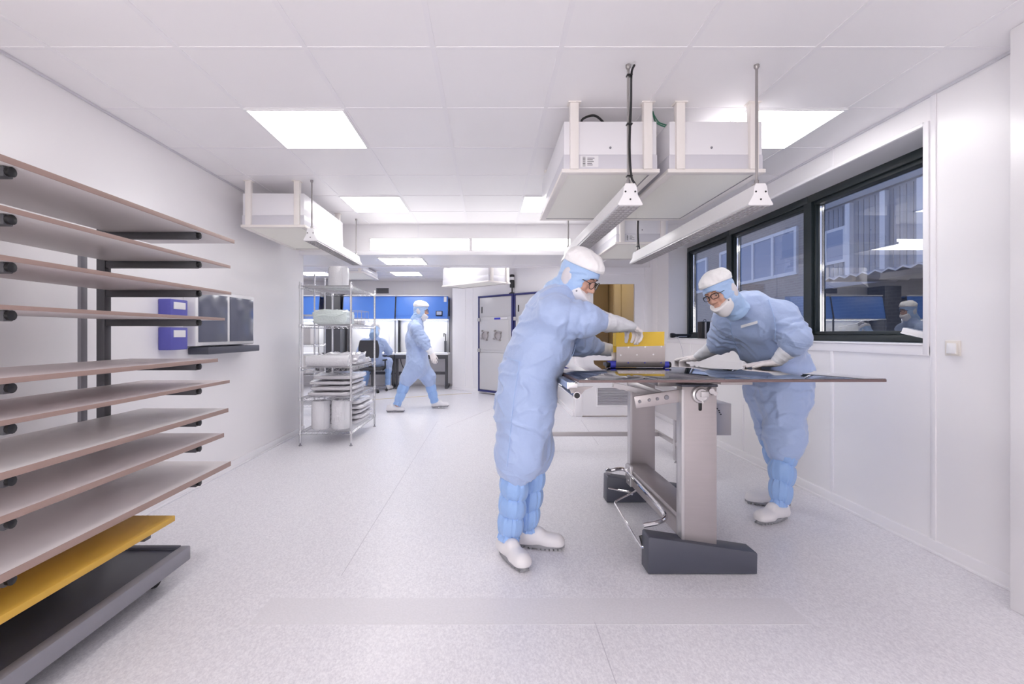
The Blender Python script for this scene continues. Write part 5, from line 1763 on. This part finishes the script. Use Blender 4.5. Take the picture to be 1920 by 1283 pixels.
def person(label, base, hm, torso, limbs, lo, hi, hb, hc, seed, res_gear, hands, amp=0.006, rings=(), hi_face=True, **gk):
    """torso: [(a, b, ra, rb, lateral, q)], limbs: [(a, b, ra, rb)]: radii of the clothed figure"""
    root = thing('person', label, 'person', base)
    B = Field(lo, hi, hb)
    for (a, b, ra, rb, lat, q) in torso:
        B.cone(a, b, ra * 0.72, rb * 0.72, 0.05, lat, q)
    for (a, b, ra, rb) in limbs:
        B.cone(a, b, min(ra * 0.62, 0.085), min(rb * 0.62, 0.085), 0.04)
    for (p, q, r0, r1) in hands['skin_limbs']:
        B.cone(p, q, r0, r1, 0.02)
    for (w, fdir, back, side) in hands['palms']:
        m = frame_mtx(w, fdir, back)
        for i, (y, L) in enumerate(((0.026, 0.16), (0.008, 0.175), (-0.012, 0.165), (-0.03, 0.14))):
            yy = y * (-1 if side > 0 else 1)
            B.cone(m @ Vector((0, yy * 0.5, 0)), m @ Vector((0.085, yy, 0)), 0.012, 0.008, 0.008)
    head_into(B, hm, hi_face)
    V, Q = B.nets(1)
    mesh_obj('body', V, Q, 'skin', root)
    S = Field(lo, hi, hc)
    for (a, b, ra, rb, lat, q) in torso:
        S.cone(a, b, ra, rb, 0.06, lat, q)
    for (a, b, ra, rb) in limbs:
        S.cone(a, b, ra, rb, 0.065)
    V, Q = S.nets(2)
    N = vnormals(V, Q)
    V = folds(V, N, amp, seed)
    for rg in rings:
        V = limb_rings(V, vnormals(V, Q), *rg)
    co = mesh_obj('coverall', V, Q, 'cloth', root)
    netv = (V, Q)
    head_gear(root, hm, res_gear, **gk)
    return root, co, netv


def head_matrix(c, yaw, pitch, roll=0.0, scale=1.0):
    """yaw: heading about z from +x; pitch: nod down in degrees"""
    return Matrix.Translation(c) @ Matrix.Rotation(R(yaw), 4, 'Z') @ Matrix.Rotation(R(pitch), 4, 'Y') @ Matrix.Rotation(R(roll), 4, 'X') @ Matrix.Scale(scale, 4)


LATY = (0, 1, 0)
def on_cloth(net, pts, lift=0.0012):
    """points of the near cloth surface seen at the given places of the photo"""
    V, Q = net
    px = CX + V[:, 0] / V[:, 1] * F
    py = CY - (V[:, 2] - HC) / V[:, 1] * F
    out = []
    for (x, y) in pts:
        d = (px - x) ** 2 + (py - y) ** 2
        k = np.argsort(d)[:40]
        k = k[d[k] < max(9.0, d[k[0]] * 2)]
        j = k[np.argmin(V[k, 1])]
        out.append(at(x, y, V[j, 1] - lift))
    return out
def seam(net, parent, pts, r=0.0014):
    MB().tube(smooth_path(on_cloth(net, smooth_path([(x, y, 0) for x, y in pts], 6) and [(p.x, p.y) for p in smooth_path([(x, y, 0) for x, y in pts], 4)]), 2), r, 5).build('seam', 'cloth2', parent)
# ------------------------------------------------------------------ the bending person at the left of the table
hmA = head_matrix(at(1086, 520, 2.58), -34, 32, 0, 0.95)
torsoA = [((0.195, 2.62, 0.80), (0.215, 2.62, 0.98), 0.158, 0.148, LATY, 1.25),
          ((0.215, 2.62, 0.98), (0.285, 2.62, 1.14), 0.150, 0.160, LATY, 1.22),
          ((0.285, 2.62, 1.14), (0.335, 2.61, 1.30), 0.160, 0.145, LATY, 1.3),
          ((0.335, 2.61, 1.29), (0.360, 2.61, 1.385), 0.142, 0.094, LATY, 1.45),
          ((0.360, 2.61, 1.385), (0.428, 2.605, 1.455), 0.088, 0.062, LATY, 1.15)]
shR, elR, slR = (0.335, 2.43, 1.318), (0.500, 2.455, 1.283), (0.568, 2.490, 1.281)
wrR = (0.795, 2.70, 1.262)
shL, elL, slL = (0.40, 2.80, 1.33), (0.545, 2.92, 1.165), (0.675, 3.01, 1.130)
wrL = (0.79, 3.045, 1.110)
limbsA = [(shR, elR, 0.092, 0.078), (elR, slR, 0.076, 0.060),
          (shL, elL, 0.095, 0.082), (elL, slL, 0.080, 0.056),
          ((0.200, 2.54, 0.84), (0.165, 2.55, 0.56), 0.150, 0.122), ((0.165, 2.55, 0.56), (0.152, 2.56, 0.50), 0.120, 0.100),
          ((0.225, 2.71, 0.84), (0.250, 2.70, 0.56), 0.140, 0.105), ((0.250, 2.70, 0.56), (0.250, 2.70, 0.50), 0.104, 0.088)]
handsA = {'skin_limbs': [(slR, wrR, 0.040, 0.027), (slL, wrL, 0.038, 0.026),
                         ((0.150, 2.56, 0.5), (0.112, 2.605, 0.09), 0.048, 0.03), ((0.25, 2.70, 0.5), (0.225, 2.722, 0.09), 0.046, 0.028),
                         ((0.115, 2.60, 0.075), (0.16, 2.52, 0.05), 0.034, 0.026), ((0.225, 2.722, 0.075), (0.31, 2.705, 0.05), 0.028, 0.024)],
          'palms': [(wrR, (0.75, 0.62, -0.35), (0.35, 0.05, 0.9), -1), (wrL, (0.9, -0.25, -0.3), (0.1, 0.9, 0.4), 1)]}
A, coA, netA = person('person in blue coverall bending over the table, gloved hand on the yellow folder', (0.18, 2.62, 0), hmA, torsoA, limbsA,
                      (-0.08, 2.22, 0.02), (1.02, 3.12, 1.80), 0.006, 0.007, 1.3, 0.0042, handsA, 0.012,
                      rings=[(shR, elR, 0.16, 2.6, 0.010, 0.25, 1.0), (shL, slL, 0.15, 7, 0.013)])
glove(A, wrR, (0.70, 0.66, -0.30), (0.32, 0.05, 0.92), -1, [(30, 42, 30), (33, 46, 30), (36, 48, 30), (40, 50, 30)], (24, 48), (0.580, 2.498, 1.282), 0.031, 0.058)
glove(A, wrL, (0.9, -0.10, -0.25), (0.1, 0.9, 0.4), 1, [(25, 35, 25)] * 4, (35, 30), (0.66, 3.005, 1.132), 0.030, 0.047)
shoe(A, (0.068, 2.670, 0), (0.185, 2.43, 0))
shoe(A, (0.150, 2.735, 0), (0.42, 2.685, 0))
gaiter(A, (0.152, 2.555, 0.555), (0.112, 2.605, 0.095), 0.088, 0.054, 4.3, 1, 0.020)
gaiter(A, (0.25, 2.70, 0.555), (0.225, 2.722, 0.095), 0.080, 0.052, 4.2, 2, 0.018)

seam(netA, coA, [(944, 668), (960, 674), (974, 678)])
seam(netA, coA, [(974, 678), (969, 710), (963, 750), (958, 800), (953, 850), (950, 875)])
seam(netA, coA, [(1080, 645), (1074, 665), (1062, 685)])
# ------------------------------------------------------------------ the person leaning on the panel at the right
latB = (0.45, -0.89, 0)
hmB = head_matrix(at(1349, 549, 2.95), 212, 22, 16, 0.90)
torsoB = [((2.010, 3.30, 0.80), (2.025, 3.30, 0.97), 0.165, 0.150, latB, 1.25),
          ((2.025, 3.30, 0.97), (1.868, 3.19, 1.165), 0.150, 0.162, latB, 1.26),
          ((1.868, 3.19, 1.165), (1.735, 3.09, 1.30), 0.162, 0.143, latB, 1.36),
          ((1.735, 3.09, 1.30), (1.660, 3.05, 1.385), 0.138, 0.098, latB, 1.45),
          ((1.660, 3.05, 1.385), (1.555, 3.01, 1.405), 0.085, 0.064, latB, 1.1)]
bsL, beL, bcL, bwL = (1.800, 2.93, 1.325), (1.828, 2.84, 1.185), (1.820, 2.85, 1.150), (1.765, 2.90, 1.042)
bsR, beR, bcR, bwR = (1.610, 3.20, 1.310), (1.630, 3.35, 1.170), (1.626, 3.39, 1.135), (1.568, 3.54, 1.040)
limbsB = [(bsL, beL, 0.092, 0.080), (beL, bcL, 0.078, 0.068),
          (bsR, beR, 0.098, 0.074), (beR, bcR, 0.072, 0.062),
          ((1.975, 3.20, 0.84), (1.950, 3.14, 0.52), 0.152, 0.112), ((1.95, 3.14, 0.52), (1.935, 3.13, 0.455), 0.110, 0.092),
          ((1.950, 3.38, 0.84), (2.02, 3.40, 0.50), 0.130, 0.095)]
handsB = {'skin_limbs': [(bcL, bwL, 0.038, 0.026), (bcR, bwR, 0.036, 0.026),
                         ((1.935, 3.13, 0.46), (1.905, 3.12, 0.09), 0.048, 0.03), ((2.02, 3.40, 0.5), (2.06, 3.355, 0.09), 0.055, 0.036),
                         ((1.905, 3.12, 0.075), (1.83, 3.085, 0.05), 0.028, 0.024), ((2.06, 3.355, 0.075), (1.96, 3.39, 0.05), 0.034, 0.026)],
          'palms': [(bwL, (-0.96, 0.28, -0.09), (0, 0, 1), 1), (bwR, (-0.62, 0.78, -0.09), (0, 0, 1), -1)]}
Bp, coB, netB = person('person in blue coverall, mask under chin, leaning both hands on the glass panel', (1.97, 3.27, 0), hmB, torsoB, limbsB,
                       (1.28, 2.55, 0.02), (2.36, 3.72, 1.78), 0.006, 0.007, 7.7, 0.0042, handsB, 0.012,
                       rings=[(bsL, beL, 0.15, 3.4, 0.010, 0.3, 1.0), (beL, bcL, 0.12, 3, 0.008), (bsR, beR, 0.13, 4, 0.009), ((1.95, 3.22, 0.95), (1.95, 3.15, 0.5), 0.22, 3, 0.007)],
                       mask_low=True, beard=True, square=True)

FLAT = [(5, 3, 2), (4, 3, 2), (5, 3, 2), (7, 4, 2)]
glove(Bp, bwL, (-0.955, 0.28, -0.11), (-0.10, 0.03, 1), 1, FLAT, (42, 8), (1.826, 2.846, 1.150), 0.031, 0.060)
glove(Bp, bwR, (-0.62, 0.775, -0.11), (-0.07, 0.08, 1), -1, FLAT, (42, 8), (1.626, 3.39, 1.135), 0.031, 0.057)
shoe(Bp, (1.965, 3.145, 0), (1.70, 3.03, 0))
shoe(Bp, (2.11, 3.335, 0), (1.84, 3.435, 0))
gaiter(Bp, (1.938, 3.13, 0.50), (1.905, 3.12, 0.095), 0.084, 0.054, 3.2, 3, 0.020)
gaiter(Bp, (2.015, 3.40, 0.52), (2.065, 3.352, 0.095), 0.080, 0.052, 3.4, 4, 0.018)

pk = on_cloth(netB, [(1389, 613), (1399, 610), (1410, 607), (1420, 604)], 0.002)
b_ = MB()
b_.rings([[p + Vector((0, 0, 0.0085)), p + Vector((0, -0.003, 0.0085)), p + Vector((0, -0.003, -0.0085)), p + Vector((0, 0, -0.0085))] for p in pk])
b_.build('pocket_tape', 'tape', coB)
seam(netB, coB, [(1368, 600), (1372, 625), (1380, 650), (1388, 675)])
seam(netB, coB, [(1440, 560), (1450, 590), (1454, 620), (1452, 645)])
# ------------------------------------------------------------------ the walking person in the rear
def W(px, py, d):
    return tuple(at(px, py, d))
hmC = head_matrix(at(790, 583, 7.58), 0, 6)
torsoC = [(W(783, 690, 7.58), W(782, 668, 7.58), 0.165, 0.160, LATY, 1.2),
          (W(782, 668, 7.58), W(780, 638, 7.58), 0.155, 0.160, LATY, 1.25),
          (W(780, 638, 7.58), W(779, 615, 7.58), 0.155, 0.125, LATY, 1.4),
          (W(779, 615, 7.58), W(785, 598, 7.58), 0.10, 0.075, LATY, 1.2)]
cs, ce_, cc, cw = W(781, 617, 7.36), W(794, 640, 7.33), W(802, 653, 7.30), W(809, 662, 7.28)
ds, de_, dcf, dw_ = W(781, 617, 7.80), W(775, 645, 7.85), W(783, 662, 7.87), W(790, 674, 7.86)
kf, af = W(803, 708, 7.70), W(815, 754, 7.78)
kb, ab_ = W(765, 708, 7.46), W(744, 760, 7.40)
limbsC = [(cs, ce_, 0.10, 0.085), (ce_, cc, 0.085, 0.06), (ds, de_, 0.10, 0.08), (de_, dcf, 0.08, 0.06),
          (W(787, 685, 7.68), kf, 0.155, 0.115), (kf, W(806, 717, 7.71), 0.115, 0.09),
          (W(779, 685, 7.48), kb, 0.155, 0.115), (kb, W(761, 717, 7.45), 0.11, 0.088)]
handsC = {'skin_limbs': [(cc, cw, 0.036, 0.026), (dcf, dw_, 0.036, 0.026), (kf, af, 0.055, 0.036), (kb, ab_, 0.055, 0.036)],
          'palms': [(cw, (0.3, 0, -0.95), (0, -1, 0), -1), (dw_, (0.4, 0, -0.9), (0, 1, 0), 1)]}
Cp, coC, netC = person('person in light blue coverall walking to the right in the rear of the room', (-1.12, 7.58, 0), hmC, torsoC, limbsC,
                       (-1.72, 7.02, 0.0), (-0.62, 8.12, 1.86), 0.011, 0.011, 4.1, 0.007, handsC, 0.010, rings=[(cs, cc, 0.14, 5, 0.010)])
glove(Cp, cw, (0.35, 0, -0.94), (0.2, -0.95, 0.1), -1, [(14, 20, 15)] * 4, (30, 20), cc, 0.032, 0.052, 0.005)
glove(Cp, dw_, (0.5, 0, -0.86), (0.2, 0.95, 0.1), 1, [(14, 20, 15)] * 4, (30, 20), dcf, 0.032, 0.052, 0.005)
shoe(Cp, (-0.925, 7.78, 0), (-0.66, 7.79, 0), pitch=-4, z0=0.004)
shoe(Cp, (-1.585, 7.40, 0), (-1.32, 7.41, 0), z0=0.001)
gaiter(Cp, W(803, 707, 7.70), af, 0.092, 0.060, 3.5, 5, res=(40, 36))
gaiter(Cp, W(764, 707, 7.46), ab_, 0.092, 0.060, 3.5, 6, res=(40, 36))

# ------------------------------------------------------------------ the seated person seen from behind
hmD = head_matrix((-2.40, 10.10, 1.265), 90, 38)
LATX = (1, 0, 0)
torsoD = [((-2.43, 10.00, 0.63), (-2.43, 9.98, 0.75), 0.150, 0.140, LATX, 1.25),
          ((-2.43, 9.98, 0.75), (-2.42, 10.00, 0.93), 0.135, 0.130, LATX, 1.4),
          ((-2.42, 10.00, 0.93), (-2.41, 10.05, 1.06), 0.120, 0.085, LATX, 1.85),
          ((-2.41, 10.05, 1.06), (-2.40, 10.08, 1.14), 0.085, 0.07, LATX, 1.1)]
e1, w1, e2, w2 = (-2.12, 10.13, 0.84), (-2.22, 10.42, 0.81), (-2.72, 10.13, 0.84), (-2.60, 10.42, 0.81)
limbsD = [((-2.22, 10.03, 1.03), e1, 0.085, 0.075), (e1, (-2.18, 10.30, 0.825), 0.072, 0.055), ((-2.62, 10.03, 1.03), e2, 0.085, 0.075), (e2, (-2.65, 10.30, 0.825), 0.072, 0.055),
          ((-2.32, 10.05, 0.63), (-2.20, 10.42, 0.60), 0.115, 0.095), ((-2.20, 10.42, 0.60), (-2.18, 10.38, 0.42), 0.09, 0.08),
          ((-2.54, 10.05, 0.63), (-2.62, 10.42, 0.60), 0.115, 0.095), ((-2.62, 10.42, 0.60), (-2.64, 10.38, 0.42), 0.09, 0.08)]
handsD = {'skin_limbs': [((-2.18, 10.30, 0.825), w1, 0.035, 0.026), ((-2.65, 10.30, 0.825), w2, 0.035, 0.026), ((-2.18, 10.38, 0.42), (-2.17, 10.30, 0.09), 0.05, 0.036), ((-2.64, 10.38, 0.42), (-2.66, 10.30, 0.09), 0.05, 0.036)],
          'palms': [(w1, (-0.2, 1, 0), (0, 0, 1), -1), (w2, (0.2, 1, 0), (0, 0, 1), 1)]}
Dp, coD, netD = person('person in light blue coverall seen from behind, seated at the blue work cabinets', (-2.43, 10.05, 0), hmD, torsoD, limbsD,
                       (-2.95, 9.72, 0.0), (-1.92, 10.66, 1.48), 0.011, 0.011, 9.3, 0.007, handsD, 0.009, glasses=False, hi_face=False)
glove(Dp, w1, (-0.25, 0.95, -0.1), (0, 0, 1), -1, [(14, 20, 15)] * 4, (30, 10), (-2.185, 10.31, 0.825), 0.031, 0.048, 0.005)
glove(Dp, w2, (0.25, 0.95, -0.1), (0, 0, 1), 1, [(14, 20, 15)] * 4, (30, 10), (-2.645, 10.31, 0.825), 0.031, 0.048, 0.005)
shoe(Dp, (-2.175, 10.20, 0), (-2.13, 10.45, 0))
shoe(Dp, (-2.66, 10.20, 0), (-2.70, 10.45, 0))
gaiter(Dp, (-2.18, 10.385, 0.46), (-2.17, 10.275, 0.095), 0.072, 0.05, 3.2, 7, res=(36, 32))
gaiter(Dp, (-2.64, 10.385, 0.46), (-2.66, 10.275, 0.095), 0.072, 0.05, 3.2, 8, res=(36, 32))
